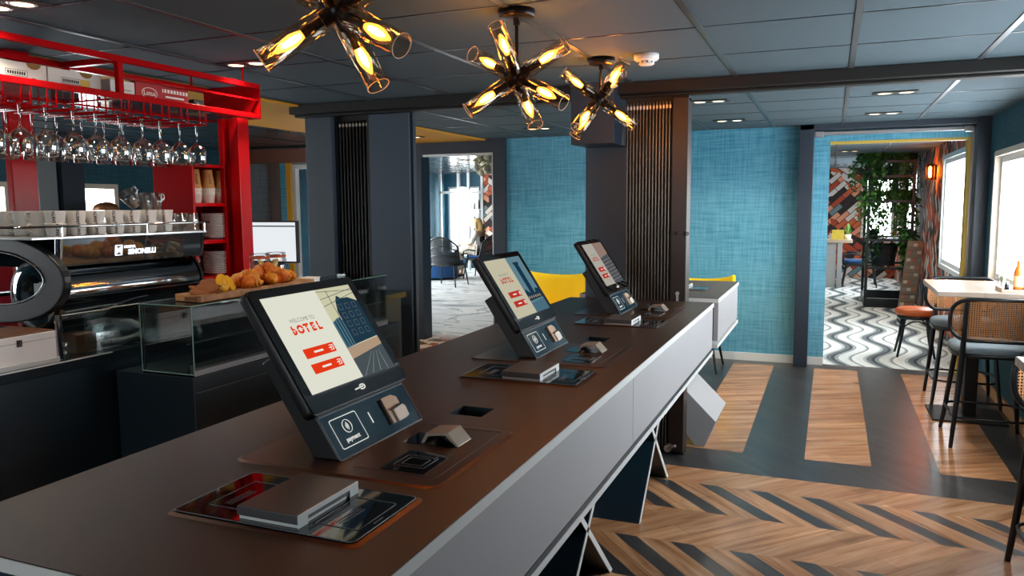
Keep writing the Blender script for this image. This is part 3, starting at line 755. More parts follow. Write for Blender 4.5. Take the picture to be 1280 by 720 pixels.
    put_text(b, 'WELCOME TO', 0.0145, lambda x, y: Q(cx + x / (2 * su), 0.725 + y / (sv1 - sv0), 0.0006), 8)
    for ch, dx in zip('bOTEL', (-0.135, -0.068, 0.0, 0.068, 0.135)):
        put_text(b, ch, 0.030, lambda x, y: Q(cx + dx + x / (2 * su), 0.625 + y / (sv1 - sv0), 0.0006), red, bold=0.0016)
    # stencil breaks through the red word
    b.poly([Q(cx - 0.19, 0.627, 0.0008), Q(cx + 0.19, 0.627, 0.0008), Q(cx + 0.19, 0.633, 0.0008), Q(cx - 0.19, 0.633, 0.0008)], cream)
    for yy in (0.33, 0.17):
        b.poly([Q(cx - 0.16, yy, 0.0006), Q(cx + 0.17, yy, 0.0006), Q(cx + 0.17, yy + 0.1, 0.0006), Q(cx - 0.16, yy + 0.1, 0.0006)], red)
        b.poly([Q(cx - 0.06, yy + .04, 0.0009), Q(cx + 0.04, yy + .04, 0.0009), Q(cx + 0.04, yy + .06, 0.0009), Q(cx - 0.06, yy + .06, 0.0009)], 7)
        for (xa, ya), (xb, yb_) in (((.115, .025), (.15, .025)), ((.15, .025), (.15, .075)), ((.15, .075), (.115, .075)), ((.105, .05), (.135, .05)), ((.135, .05), (.125, .062)), ((.135, .05), (.125, .038))):
            b.tube([Q(cx + xa, yy + ya, 0.001), Q(cx + xb, yy + yb_, 0.001)], 0.0011, 4, 7)
    build(b, 'screen_lettering', SCM, scn)
    b = MB()   # maker's swoosh under the screen
    b.tube([P(S0, 0.004 + 0.011 * math.cos(a) , 0.024 + 0.006 * math.sin(a), 0.0024) for a in [x * 0.35 for x in range(-7, 8)]], 0.0016, 5)
    b.tube([P(S0, -0.026, 0.0225, 0.0024), P(S0, 0.008, 0.0245, 0.0024)], 0.0018, 5)
    build(b, 'swoosh_mark', SC_WHITE, scn)
    # plate it stands on
    p = thing('kiosk_plate', label.split(' kiosk')[0].replace('self-order', 'bronze plate under the') + ' kiosk', 'plate', (-0.97, yc - 0.04, 0.936), group='bronze plates under the kiosks')
    xc_, yc_, wx, wy = -0.967, yc - 0.041, 0.516, 0.43
    def rr(dx, z, r): return [(xc_ + x, yc_ + y, z) for x, y in rrect(wx - dx, wy - dx, r)]
    o_ = rr(0, 0.9362, 0.03); i_ = rr(0.014, 0.9395, 0.026); n = len(o_)
    b = MB(); b.add(o_ + i_, [(i, (i + 1) % n, n + (i + 1) % n, n + i) for i in range(n)])
    build(b, 'bevelled_rim', COPPER, p)
    b = MB(); b.poly(i_); build(b, 'plate_top', BRPLATE, p)
    b = MB()
    for (xa, ya), (xb, yb_) in (((-0.94, -0.2), (-0.74, -0.2)), ((-0.74, -0.2), (-0.74, 0.15)), ((-0.74, 0.15), (-0.94, 0.15))):
        b.tube([(xa, yc + ya, 0.9396), (xb, yc + yb_, 0.9396)], 0.0006, 4)
    build(b, 'engraved_line', BRONZE, p)
    b = MB().box(-0.882, -0.775, yc - 0.19, yc - 0.06, 0.9394, 0.9405)
    rd = build(b, 'scanner_window', BLACKG, p)
    b = MB()
    for w_, d_ in ((0.075, 0.07), (0.05, 0.045)):
        pts = [(-0.828 + x, yc - 0.125 + y, 0.9412) for x, y in rrect(w_, d_, 0.003, 2)]
        b.tube(pts, 0.0007, 4, closed=True)
    b.box(-0.80, -0.797, yc - 0.1, yc - 0.08, 0.941, 0.9414)
    build(b, 'printed_frame', KEDGE, rd)
    build(MB().box(-0.93, -0.80, yc - 0.01, yc + 0.075, 0.9394, 0.9405), 'scanner_window', BLACKG, p)
    d = thing('receipt_holder', 'silver wedge receipt holder on the plate of the ' + {1: 'nearest', 2: 'middle', 3: 'farthest'}[style] + ' kiosk', 'holder', (-0.835, yc + 0.035, 0.9405), group='receipt holders beside the kiosks')
    b = MB(); ya, yb2 = yc + 0.0, yc + 0.072
    prof = [(-0.885, 0.9406), (-0.872, 0.966), (-0.815, 0.972), (-0.786, 0.9406), (-0.794, 0.9406), (-0.82, 0.964), (-0.866, 0.958), (-0.875, 0.9406)]
    b.prism([(x, ya, z) for x, z in prof], (0, yb2 - ya, 0)); build(b, 'bent_shell', pm('champagne_metal', '#b8a996', 0.3, metal=0.6) if 'champagne_metal' not in MATS else MATS['champagne_metal'], d, 0.0015)
    build(MB().prism([(-0.879, yb2 - 0.004, 0.942), (-0.868, yb2 - 0.004, 0.964), (-0.818, yb2 - 0.004, 0.969), (-0.79, yb2 - 0.004, 0.942)], (0, 0.003, 0)), 'end_cheek', SILVER, d)
    return t
make_kiosk(1.585, 1, 'nearest self-order kiosk, street of old houses on its lit screen')
make_kiosk(2.822, 2, 'middle self-order kiosk, blue harbour tower on its lit screen')
make_kiosk(4.06, 3, 'farthest self-order kiosk, dim rose and slate map on its screen')

# ------------------------------------------------------------------ glossy tray plates with grey blocks
def make_tray():
    y = 1.163
    t = thing('scanner_tray', 'black glass tray plate with grey block in front of nearest kiosk', 'tray', (-0.918, y, 0.936), group='black glass trays on the counter')
    def rr(w_, d_, z, r): return [(-0.918 + x, y + yy, z) for x, yy in rrect(w_, d_, r)]
    o_ = rr(0.42, 0.245, 0.9362, 0.02); i_ = rr(0.4, 0.225, 0.9395, 0.014); n = len(o_)
    b = MB().add(o_ + i_, [(i, (i + 1) % n, n + (i + 1) % n, n + i) for i in range(n)]); build(b, 'copper_rim', COPPER, t)
    b = MB(); pts = rr(0.396, 0.221, 0.9385, 0.013); b.prism(pts, (0, 0, 0.0035)); gl = build(b, 'glass_plate', BLACKG, t)
    b = MB(); b.tube(rr(0.396, 0.221, 0.942, 0.013), 0.0012, 5, closed=True); build(b, 'glass_edge', KEDGE, gl)
    for cx, w_ in ((-0.785, 0.09), (-1.035, 0.075)):
        b = MB(); b.tube([(cx + x, y + yy, 0.9426) for x, yy in rrect(w_, 0.13, 0.003, 2)], 0.0007, 4, closed=True)
        for k in range(3): b.box(cx - 0.012 + 0.007 * k, cx - 0.010 + 0.007 * k, y - 0.05, y + 0.02, 0.9422, 0.9428)
        if w_ > 0.08: b.box(-0.732, -0.729, y - 0.03, y, 0.9422, 0.9428)
        build(b, 'printed_frame', KEDGE, gl)
    b = MB().box(-0.975, -0.842, y - 0.098, y + 0.09, 0.948, 0.966); bl = build(b, 'block_cover', pm('anodised_grey', '#5c5c5d', 0.35, metal=0.5, var=0.03), t, 0.002)
    build(MB().box(-0.972, -0.845, y - 0.095, y + 0.087, 0.9415, 0.948).box(-0.843, -0.8405, y - 0.097, y - 0.07, 0.942, 0.965).box(-0.843, -0.8405, y + 0.06, y + 0.089, 0.942, 0.965).box(-0.843, -0.8405, y - 0.07, y + 0.06, 0.957, 0.965), 'block_edge', LWHITE, bl)
    return t
tr = make_tray(); L0 = Vector(tr.location)
dup(tr, L0 + Vector((0, 1.22, 0)), 'black glass tray plate with grey block in front of middle kiosk')
dup(tr, L0 + Vector((0, 2.45, 0)), 'black glass tray plate with grey block in front of farthest kiosk')
dup(tr, L0 + Vector((-0.02, 4.1, 0)), 'black glass tray plate on the shorter counter behind the partition')

# ------------------------------------------------------------------ pendant lamps
FIL = em('filament_glow', (1.0, 0.44, 0.09), 200.0)
FILC = em('filament_core', (1.0, 0.62, 0.22), 60.0)
LAMPM = pm('lamp_black_metal', '#17161a', 0.35, metal=0.6, var=0.05)
RIMG = pm('pale_glint_rim', '#cbbfb2', 0.25, var=0.04)  # pale colour carries the bright outline of the glass at the rim
def ring_pts(d, r, h, n=28):
    a = d.orthogonal().normalized(); b_ = d.cross(a)
    return [d * h + (a * math.cos(2 * PI * k / n) + b_ * math.sin(2 * PI * k / n)) * r for k in range(n)]
def pendant(x, y, zh, axes, label, cx=None):
    t = thing('pendant_lamp', label, 'lamp', (x, y, zh), group='amber tube pendant lamps over the kiosk counter')
    cx = cx or (x, y)
    build(MB().lathe([(0, H), (0.066, H), (0.066, H - 0.026), (0.058, H - 0.03), (0, H - 0.03)], (cx[0], cx[1], 0), 32), 'ceiling_rose', LAMPM, t)
    build(MB().tube([(cx[0], cx[1], H - 0.03), (x, y, zh)], 0.0065, 10).cyl((cx[0], cx[1], H - 0.055), (cx[0], cx[1], H - 0.03), 0.012), 'stem', LAMPM, t)
    hub = MB().blob((x, y, zh), (0.03, 0.03, 0.03), 0)
    C0 = Vector((x, y, zh))
    for a in axes:
        a = Vector(a).normalized()
        for s_ in (1, -1):
            d = a * s_
            hub.cyl(C0 + d * 0.01, C0 + d * 0.045, 0.022, n=14)
    build(hub, 'hub', LAMPM, t)
    for a in axes:
        a = Vector(a).normalized()
        for s_ in (1, -1):
            d = a * s_
            b = MB(); b.lathe([(0.014, 0.036), (0.0305, 0.036), (0.0305, 0.215), (0.0285, 0.215), (0.0285, 0.040)], C0, 28, axis=d)
            tb = build(b, 'glass_tube', AMBER, t)
            build(MB().tube([C0 + Vector(q) for q in ring_pts(d, 0.0296, 0.2155)], 0.0011, 5, closed=True), 'glint_rim', RIMG, tb)
            build(MB().cyl(C0 + d * 0.045, C0 + d * 0.1, 0.0125, n=14), 'lamp_socket', LAMPM, tb)
            build(MB().lathe([(0.009, 0.1), (0.013, 0.112), (0.0165, 0.13), (0.015, 0.148), (0.009, 0.165), (0.003, 0.178), (0, 0.18)], C0, 16, axis=d), 'bulb', BULBG, tb)
            build(MB().lathe([(0, 0.104), (0.006, 0.108), (0.0085, 0.13), (0.0065, 0.15), (0, 0.162)], C0, 10, axis=d, m=0), 'filament', FIL, tb)
    return t
AX = [(0.721, 0.413, 0.556), (0.872, -0.132, -0.471), (0.071, 0.687, -0.723)]
pendant(-1.10, 1.61, 1.962, AX, 'nearest amber tube pendant lamp, cut off at the top of the photo')
pendant(-1.065, 2.664, 1.957, AX, 'middle amber tube pendant lamp, six lit tubes', (-1.075, 2.69))
pendant(-1.055, 3.706, 2.005, [(0.761, 0.242, -0.602), (0.328, 0.668, 0.669), (0.617, -0.155, 0.771)], 'farthest amber tube pendant lamp, beside the white smoke detector', (-1.05, 3.72))

t = thing('smoke_detector', 'white round smoke detector on the grey ceiling', 'smoke detector', (-0.829, 3.715, H))
build(MB().lathe([(0, H), (0.058, H), (0.058, H - 0.022), (0.05, H - 0.03), (0, H - 0.03)], (-0.829, 3.715, 0), 28), 'base', WHITE, t)
b = MB().lathe([(0.04, H - 0.03), (0.036, H - 0.046), (0.03, H - 0.05), (0, H - 0.051)], (-0.829, 3.715, 0), 28)
sm = build(b, 'sensor_cap', WHITE, t)
b = MB()
for k in range(10):
    a = 2 * PI * k / 10; b.box(-0.829 + 0.0375 * math.cos(a) - .003, -0.829 + 0.0375 * math.cos(a) + .003, 3.715 + 0.0375 * math.sin(a) - .003, 3.715 + 0.0375 * math.sin(a) + .003, H - 0.043, H - 0.034)
build(b, 'vent_slot', KEDGE, sm)

# ------------------------------------------------------------------ recessed downlights
DOWN = em('downlight_glow', (1.0, 0.78, 0.45), 5.0)
SPOT = bpy.data.lights.new('downlight_beam', 'SPOT'); SPOT.energy = 48; SPOT.color = (1.0, 0.86, 0.68); SPOT.spot_size = 2.3; SPOT.spot_blend = 0.7; SPOT.shadow_soft_size = 0.04
SPOT_BAR = SPOT.copy(); SPOT_BAR.energy = 24
def downlight(x, y, label, z=H, beam=None):
    t = thing('recessed_downlight', label, 'light', (x, y, z), group='double recessed ceiling lights')
    b = MB(); b.box(-0.13 + x, 0.13 + x, y - 0.06, y + 0.06, z - 0.006, z)
    build(b, 'frame', BLACKM, t, 0.002)
    for s_ in (-1, 1):
        lp = build(MB().lathe([(0.048, z - 0.0065), (0.042, z - 0.010), (0.038, z - 0.007)], (x + s_ * 0.062, y, 0), 20), 'lamp_ring', SILVER, t)
        build(MB().lathe([(0.036, z - 0.0075), (0, z - 0.0075)], (x + s_ * 0.062, y, 0), 20), 'lamp_glow', DOWN, lp)
    sp = bpy.data.objects.new('beam', beam or SPOT); COL.objects.link(sp); sp.parent = t; sp.location = (0, 0, -0.015)
DL = [(-0.80, 5.53, 'recessed ceiling light just right of the accordion partition top'), (-0.82, 6.86, 'recessed ceiling light above the blue wall between partition and doorway'),
      (0.35, 5.61, 'recessed ceiling light nearer of the two before the restaurant doorway'), (0.35, 6.86, 'recessed ceiling light closest to the restaurant doorway head'),
      (-2.5, 6.78, 'recessed ceiling light above the blue wall left of the slate pillar'), (-2.67, 3.12, 'recessed ceiling light between the red frame end and nearest lamp'),
      (-2.64, 1.91, 'recessed ceiling light in the top left corner above the red frame')]
for x, y, l in DL: downlight(x, y, l, H, SPOT_BAR if x < -2.55 else None)
downlight(0.35, 9.6, 'small recessed ceiling light in the restaurant beyond the doorway')
downlight(-0.35, 9.0, 'added hidden ceiling light just inside the restaurant left of the small one')  # hidden fixture added for more light in the restaurant
for k, (x, y) in enumerate(((0.2, 11.6), (-0.35, 13.4), (0.2, 15.6))): downlight(x, y, 'added ceiling light brightening the restaurant, %s beyond the doorway' % ORD[k])  # extra ceiling spots added to brighten the restaurant
for k, (x, y) in enumerate(((-4.4, 9.6), (-5.6, 11.8), (-6.6, 13.4), (-7.6, 15.4))): downlight(x, y, 'added unseen lounge ceiling light, %s from the lounge doorway' % ORD[k], 2.25)  # unseen downlights, put in to lift the light in the lounge
downlight(-3.9, 6.9, 'recessed ceiling light in the yellow ceiling strip', H - 0.015)
# ------------------------------------------------------------------ coffee bar
BARTOP = pm('bar_dark_top', '#1a242b', 0.18, var=0.08, spec=0.7)
t = thing('coffee_bar', 'long dark coffee bar carrying the espresso machine', 'bar', (-3.0, 2.3, 0))
build(MB().box(-3.4, -2.6, -0.4, 4.5, 0.90, 0.94), 'bar_top', BARTOP, t, 0.003)
build(MB().box(-3.36, -2.62, -0.36, 4.46, 0.08, 0.90), 'bar_front', BARFRONT, t)
build(MB().box(-3.32, -2.66, -0.32, 4.42, 0.0, 0.08), 'plinth', BLACKM, t)
build(MB().box(-2.601, -2.598, -0.4, 2.2, 0.936, 0.9405), 'edge_line', LWHITE, t)
t = thing('display_cabinet', 'dark cabinet projecting from the bar under the glass display case', 'cabinet', (-2.4, 2.95, 0))
build(MB().box(-2.598, -2.2, 2.21, 3.72, 0.06, 0.862), 'cabinet_body', pm('cabinet_black_teal', '#122029', 0.4, var=0.1), t, 0.003)
build(MB().box(-2.59, -2.23, 2.23, 3.7, 0.0, 0.06), 'plinth', BLACKM, t)
build(MB().box(-2.2, -2.196, 2.215, 3.715, 0.80, 0.802), 'reveal_line', KEDGE, t)
t = thing('display_case', 'empty glass display case on the projecting bar cabinet', 'display case', (-2.33, 2.95, 0.862))
x0, x1, y0, y1, z0, z1 = -2.46, -2.2, 2.215, 3.6, 0.872, 1.13
build(MB().box(x0, x1, y0, y1, 0.8625, 0.872), 'base_tray', BLACK, t)
build(MB().prism([(x1 + 0.002, y0, 0.866), (x1 + 0.002, y0, 0.886), (x1 - 0.02, y0, 0.908), (x1 - 0.02, y0, 0.872)], (0, y1 - y0, 0)), 'chrome_front_strip', SILVER, t)
for nme, bx in (('front_pane', (x1 - 0.006, x1, y0, y1, z0 + 0.016, z1)), ('side_pane', (x0, x1 - 0.006, y0, y0 + 0.006, z0, z1)), ('side_pane', (x0, x1 - 0.006, y1 - 0.006, y1, z0, z1)), ('top_pane', (x0, x1, y0, y1, z1, z1 + 0.006)), ('middle_shelf', (x0 + 0.01, x1 - 0.03, y0 + 0.01, y1 - 0.01, 0.985, 0.990))):
    g = build(MB().box(*bx), nme, CASEG, t)
b = MB()
for p, q in (((x1, y0, z0), (x1, y0, z1)), ((x0, y0, z0), (x0, y0, z1)), ((x0, y0, z1 + .003), (x1, y0, z1 + .003)), ((x1, y0, z1 + .003), (x1, y1, z1 + .003)), ((x0, y0, z0), (x1, y0, z0)), ((x1 - .03, y0, 0.9875), (x1 - .03, y1, 0.9875))): b.tube([p, q], 0.0022, 5)
build(b, 'polished_edges', pm('green_glass_edge', '#7fa6a0', 0.2, var=0.05), t)
build(MB().box(x0 - 0.004, x0, y0, y1, z0, z1), 'back_pane', CASEG, t)

# ---- espresso machine
t = thing('espresso_machine', 'large chrome espresso machine with round black side shields on the bar', 'coffee machine', (-2.95, 2.45, 0.94))
build(MB().box(-3.22, -2.78, 2.1, 2.8, 1.27, 1.384), 'upper_body', DCHROME, t, 0.004)
build(MB().box(-3.3, -2.8, 2.08, 2.82, 0.985, 1.035), 'drip_tray', DCHROME, t, 0.004)
b = MB(); n = 40; cx, cz, r = -2.862, 1.163, 0.127
b.cyl((cx, 2.085, cz), (cx, 2.835, cz), r, n=n, caps=False)
build(b, 'front_drum', DRUMC, t)
for yy, s_ in ((2.085, -1), (2.835, 1)):
    e = build(MB().lathe([(r, 0), (r - 0.008, 0.006), (0.06, 0.002), (0.05, -0.004), (0, -0.004)], (cx, yy, cz), n, axis=(0, s_, 0)), 'drum_end', CHROME, t)
    build(MB().lathe([(r + 0.006, -0.012), (r + 0.006, 0.002), (r - 0.004, 0.004)], (cx, yy, cz), n, axis=(0, s_, 0)), 'end_ring', BLACKM, e)
b = MB()
for k in range(9): b.box(cx + 0.02 + 0.009 * k, cx + 0.024 + 0.009 * k, 2.072, 2.08, cz - 0.05, cz + 0.05)
build(b, 'cooling_ribs', SILVER, t)
b = MB(); fp = [(-2.735, 1.278), (-2.722, 1.384), (-2.732, 1.384), (-2.745, 1.278)]
b.prism([(x, 2.09, z) for x, z in fp], (0, 0.74, 0)); fg = build(b, 'glass_fascia', pm('fascia_mirror_glass', '#7f898f', 0.04, metal=0.9), t)
b = MB()
def FL(x, y): return (-2.7345 + (y + 1.325 - 1.278) * 0.1226 + 0.0012, 2.47 + x, 1.325 + y)
put_text(b, 'SIMONELLI', 0.030, lambda x, y: FL(x + 0.02, y - 0.008), bold=0.0012)
put_text(b, 'NUOVA', 0.016, lambda x, y: FL(x - 0.045, y + 0.014), bold=0.0006)
for (xa, ya), (xb, yb_) in (((-.115, -.018), (-.085, -.018)), ((-.085, -.018), (-.085, .022)), ((-.085, .022), (-.115, .022)), ((-.115, .022), (-.115, -.018)), ((-.108, -.01), (-.092, .014)), ((-.108, .014), (-.108, -.01)), ((-.092, .014), (-.092, -.01))):
    b.tube([FL(xa, ya), FL(xb, yb_)], 0.0022, 4)
build(b, 'lit_logo', em('lit_white_logo', '#f4f8ff', 2.2), fg)
build(MB().prism([(-2.735, 2.828, 1.275), (-2.712, 2.828, 1.388), (-2.79, 2.828, 1.388), (-2.79, 2.828, 1.275)], (0, 0.012, 0)), 'fascia_end', CHROME, t)
build(MB().cyl((-2.728, 2.095, 1.28), (-2.718, 2.095, 1.385), 0.014, n=16), 'chrome_post', CHROME, t)
build(MB().box(-3.25, -2.712, 1.98, 2.85, 1.384, 1.394), 'cup_tray', SILVER, t, 0.002)
b = MB(); rail = [(-3.26, 1.97), (-3.24, 1.93), (-2.74, 1.93), (-2.705, 1.97), (-2.705, 2.86)]
b.tube([(x, y, 1.432) for x, y in rail], 0.0045, 8)
for x, y in ((-2.705, 2.1), (-2.705, 2.5), (-2.705, 2.83), (-3.24, 1.98)): b.tube([(x, y, 1.39), (x, y, 1.432)], 0.004, 6)
build(b, 'cup_rail', CHROME, t)
# round side shields: an eye-shaped opening in a black disc
def shield(y, nm_):
    no = 48; oc = []; ic = []
    for k in range(no):
        a = 2 * PI * k / no; c, s_ = math.cos(a), math.sin(a)
        oc.append((-3.0 + 0.372 * c, 1.225 + 0.168 * s_))
        ic.append((-2.995 + 0.262 * c, 1.232 + 0.105 * (abs(s_) ** 1.15) * (1 if s_ > 0 else -1)))
    b = MB(); V = [(x, y, z) for x, z in oc + ic] + [(x, y + 0.035, z) for x, z in oc + ic]
    F = []
    for i in range(no):
        j = (i + 1) % no
        F += [(i, j, no + j, no + i), (2 * no + i, 3 * no + i, 3 * no + j, 2 * no + j), (i, 2 * no + i, 2 * no + j, j), (no + i, no + j, 3 * no + j, 3 * no + i)]
    b.add(V, F, 0)
    return build(b, nm_, pm('shield_black', '#14191c', 0.42) if 'shield_black' not in MATS else MATS['shield_black'], t, 0.006)
sh = shield(2.035, 'side_shield')
b = MB(); b.tube([(-2.995 + 0.258 * math.cos(2 * PI * k / 48), 2.034, 1.232 + 0.102 * (abs(math.sin(2 * PI * k / 48)) ** 1.15) * (1 if k < 24 else -1)) for k in range(48)], 0.0025, 6, closed=True)
build(b, 'bright_inner_rim', SILVER, sh)
for yy in (2.25, 2.5, 2.7):
    g = build(MB().cyl((-3.13, yy, 1.27), (-3.13, yy, 1.16), 0.034, n=20), 'group_head', CHROME, t)
    build(MB().tube([(-3.13, yy, 1.15), (-3.26, yy, 1.14), (-3.31, yy, 1.135)], [0.012, 0.011, 0.013], 10).cyl((-3.13, yy, 1.165), (-3.13, yy, 1.13), 0.03, n=18), 'portafilter', CHROME, g)
build(MB().tube([(-3.2, 2.13, 1.26), (-3.26, 2.11, 1.2), (-3.24, 2.1, 1.10), (-3.22, 2.1, 1.06)], 0.006, 8), 'steam_wand', CHROME, t)
for x, y in ((-3.2, 2.12), (-2.84, 2.12), (-3.2, 2.78), (-2.84, 2.78)):
    build(MB().cyl((x, y, 0.941), (x, y, 0.99), 0.02, n=16), 'foot', CHROME, t)

# ---- mugs on the machine
MUG = pm('mug_white_glaze', '#ebe8e1', 0.3, var=0.02)
INK = pm('black_print', '#151515', 0.6)
def make_mug():
    t = thing('mug', 'x', 'mug', (0, 0, 0), group='white mugs stacked on the espresso machine', world=False)
    build(MB().lathe([(0.0, 0.0), (0.030, 0.0), (0.032, 0.003), (0.0385, 0.0475), (0.039, 0.049), (0.0365, 0.049), (0.031, 0.008), (0, 0.006)], n=20), 'body', MUG, t)
    build(MB().tube([(-0.866 * q, 0.5 * q, z) for q, z in ((0.036, 0.041), (0.052, 0.043), (0.060, 0.031), (0.054, 0.018), (0.033, 0.013))], 0.0042, 6), 'handle', MUG, t)
    b = MB()
    def wrap(x, y):   # word turned to read upwards, wrapped on the tapering wall
        z = 0.0255 + x; r = 0.0322 + (z - 0.003) * 0.146 + 0.0006; a = -y / r
        return (r * math.cos(a), r * math.sin(a), z)
    put_text(b, 'EARTH', 0.0148, wrap, bold=0.0005)
    build(b, 'printed_word', INK, t)
    return t
mug0 = make_mug(); used = [0]
def put_mug(x, y, z, rz, label):
    if not used[0]:
        used[0] = 1; mug0.location = (x, y, z); mug0.rotation_euler = (0, 0, rz); mug0['label'] = label; return
    dup(mug0, (x, y, z), label, rz)
for k in range(7):
    for lv in range(2):
        j = -0.55 + random.uniform(-0.3, 0.2)
        put_mug(-2.772 + 0.004 * random.random(), 2.125 + 0.0885 * k, 1.3945 + 0.0475 * lv, j, '%s white EARTH mug, %s from the shield end of the front row' % (('lower', 'upper')[lv], ORD[k]))
for k in range(4):
    for lv in range(2):
        put_mug(-2.862 - 0.0885 * k, 2.125, 1.3945 + 0.0475 * lv, 2.1 + random.uniform(-0.4, 0.3), '%s white mug with handle outward, %s back along the shield end' % (('lower', 'upper')[lv], ORD[k]))
for k in range(4):
    for lv in range(2):
        put_mug(-2.862 - 0.0885 * k, 2.218, 1.3945 + 0.0475 * lv, random.uniform(-0.9, 0.5), '%s white mug in second rank, %s back from the front row' % (('lower', 'upper')[lv], ORD[k]))
put_mug(-2.862, 2.31, 1.3945, 0.3, 'single white mug behind the third front mug column')
def make_tumbler():
    t = thing('tumbler', 'x', 'glass', (0, 0, 0), group='clear tumblers on the espresso machine', world=False)
    build(MB().lathe([(0, 0.082), (0.024, 0.082), (0.0265, 0.08), (0.033, 0.0), (0.031, 0.0), (0.0235, 0.074), (0, 0.072)], n=18), 'wall', GLASS, t)
    return t
tm = make_tumbler(); first = True
for k in range(2):
    for j in range(3):
        p = (-2.76 - 0.075 * j, 2.74 + 0.072 * k, 1.394); l = 'upturned clear tumbler, %s back in the %s row at the machine end' % (ORD[j], ('nearer', 'farther')[k])
        if first: tm.location = p; tm['label'] = l; first = False
        else: dup(tm, p, l)
for k, y in enumerate((2.53, 2.60, 2.66)):
    t = thing('glass_mug', 'clear glass mug with handle %s on top of the white mugs' % ('lying', 'standing middle', 'standing end')[k], 'mug', (-2.80, y, 1.495), group='glass mugs on top of the white mugs')
    ax = Vector((0.15, -0.75, 0.65)) if k == 0 else Vector((0.1 * k, -0.3, 0.95))
    ax.normalize(); c0 = Vector((-2.80 - 0.01 * k, y, 1.4925 + 0.022 * (k == 0)))
    build(MB().lathe([(0, 0), (0.024, 0), (0.034, 0.07), (0.032, 0.07), (0.0225, 0.006), (0, 0.006)], c0, 18, axis=ax), 'cup', GLASS, t)
    sd = ax.cross(Vector((1, 0, 0))).normalized()
    if sd.z < 0: sd = -sd
    build(MB().tube([c0 + ax * 0.06 + sd * 0.03, c0 + ax * 0.058 + sd * 0.055, c0 + ax * 0.035 + sd * 0.058, c0 + ax * 0.015 + sd * 0.026], 0.0045, 8), 'handle', GLASS, t)

# ---- things on the bar beside the machine
t = thing('tea_box', 'white wooden box with brown lid and small latch on the bar', 'box', (-2.74, 1.75, 0.94))
build(MB().box(-2.86, -2.625, 1.50, 1.985, 0.956, 1.055), 'box_body', WHITE, t, 0.002)
build(MB().box(-2.862, -2.618, 1.49, 1.99, 0.94, 0.957), 'base_board', pm('pale_base_board', '#c9cdca', 0.5), t, 0.001)
build(MB().box(-2.858, -2.63, 1.505, 1.98, 1.055, 1.060), 'lid_top', wood_mat('walnut_lid', [(0.3, '#4a2f20'), (0.6, '#7a5034'), (0.8, '#8d6244')], 0.45, 0.2, 2, uv=False), t)
build(MB().box(-2.6252, -2.6242, 1.50, 1.985, 1.030, 1.0315), 'lid_joint', KEDGE, t)
build(MB().box(-2.6245, -2.618, 1.835, 1.85, 1.018, 1.042).cyl((-2.618, 1.8425, 1.035), (-2.612, 1.8425, 1.035), 0.005, n=10), 'latch', BRONZE, t)
t = thing('metal_canister', 'pair of small chrome tins stacked beside the white box', 'tin', (-2.67, 2.045, 0.94))
build(MB().lathe([(0, 0.9405), (0.019, 0.9405), (0.019, 0.968), (0.016, 0.97), (0, 0.97)], (-2.67, 2.045, 0), 20), 'lower_tin', CHROME, t)
build(MB().lathe([(0, 0.9705), (0.022, 0.9705), (0.022, 0.998), (0.018, 1.0), (0, 1.0)], (-2.67, 2.045, 0), 20), 'upper_tin', CHROME, t)
t = thing('glass_guard', 'low glass guard panel on the bar edge below the espresso machine', 'glass panel', (-2.605, 2.21, 0.94))
build(MB().box(-2.610, -2.604, 2.0, 2.205, 0.9405, 1.108).box(-2.610, -2.604, 2.205, 3.0, 0.9405, 1.112), 'pane', CASEG, t)
build(MB().tube([(-2.607, 2.0, 1.109), (-2.607, 2.205, 1.109)], 0.002, 5).tube([(-2.607, 2.205, 1.1125), (-2.607, 3.0, 1.1125)], 0.002, 5), 'polished_edge', LWHITE, t)
build(MB().cyl((-2.63, 2.0, 0.941), (-2.63, 2.0, 1.11), 0.011, n=14), 'chrome_post', CHROME, t)
t = thing('paper_cup_box', 'brown cardboard box behind the low glass guard', 'box', (-2.74, 2.14, 0.94))
build(MB().box(-2.79, -2.68, 2.11, 2.2, 0.9405, 1.01), 'carton', pm('brown_card', '#8a6a4e', 0.8), t, 0.002)
build(MB().box(-2.792, -2.678, 2.11, 2.2, 1.01, 1.013), 'flap', pm('dark_card', '#6b4f3a', 0.8), t)
hose = build(MB().tube([(-2.70, 2.24, 0.955), (-2.69, 2.32, 0.956), (-2.685, 2.40, 0.965), (-2.70, 2.46, 0.99), (-2.74, 2.42, 1.02), (-2.78, 2.33, 1.035), (-2.79, 2.26, 1.03)], 0.0135, 12), 'grey_hose', pm('pale_grey_hose', '#a9b0b2', 0.4))
hose.data.transform(Matrix.Translation((0, 0, 0))); tag(hose, 'pale grey bent hose lying behind the low glass guard', 'hose')
wnd = build(MB().tube([(-2.72, 2.42, 0.946), (-2.68, 2.50, 0.97), (-2.66, 2.56, 1.02), (-2.66, 2.62, 1.04)], 0.005, 8).tube([(-2.70, 2.44, 0.946), (-2.68, 2.54, 0.946)], 0.0045, 8), 'steel_tongs', SILVER)
tag(wnd, 'thin steel tongs leaning up behind the glass guard beside hose', 'tongs')

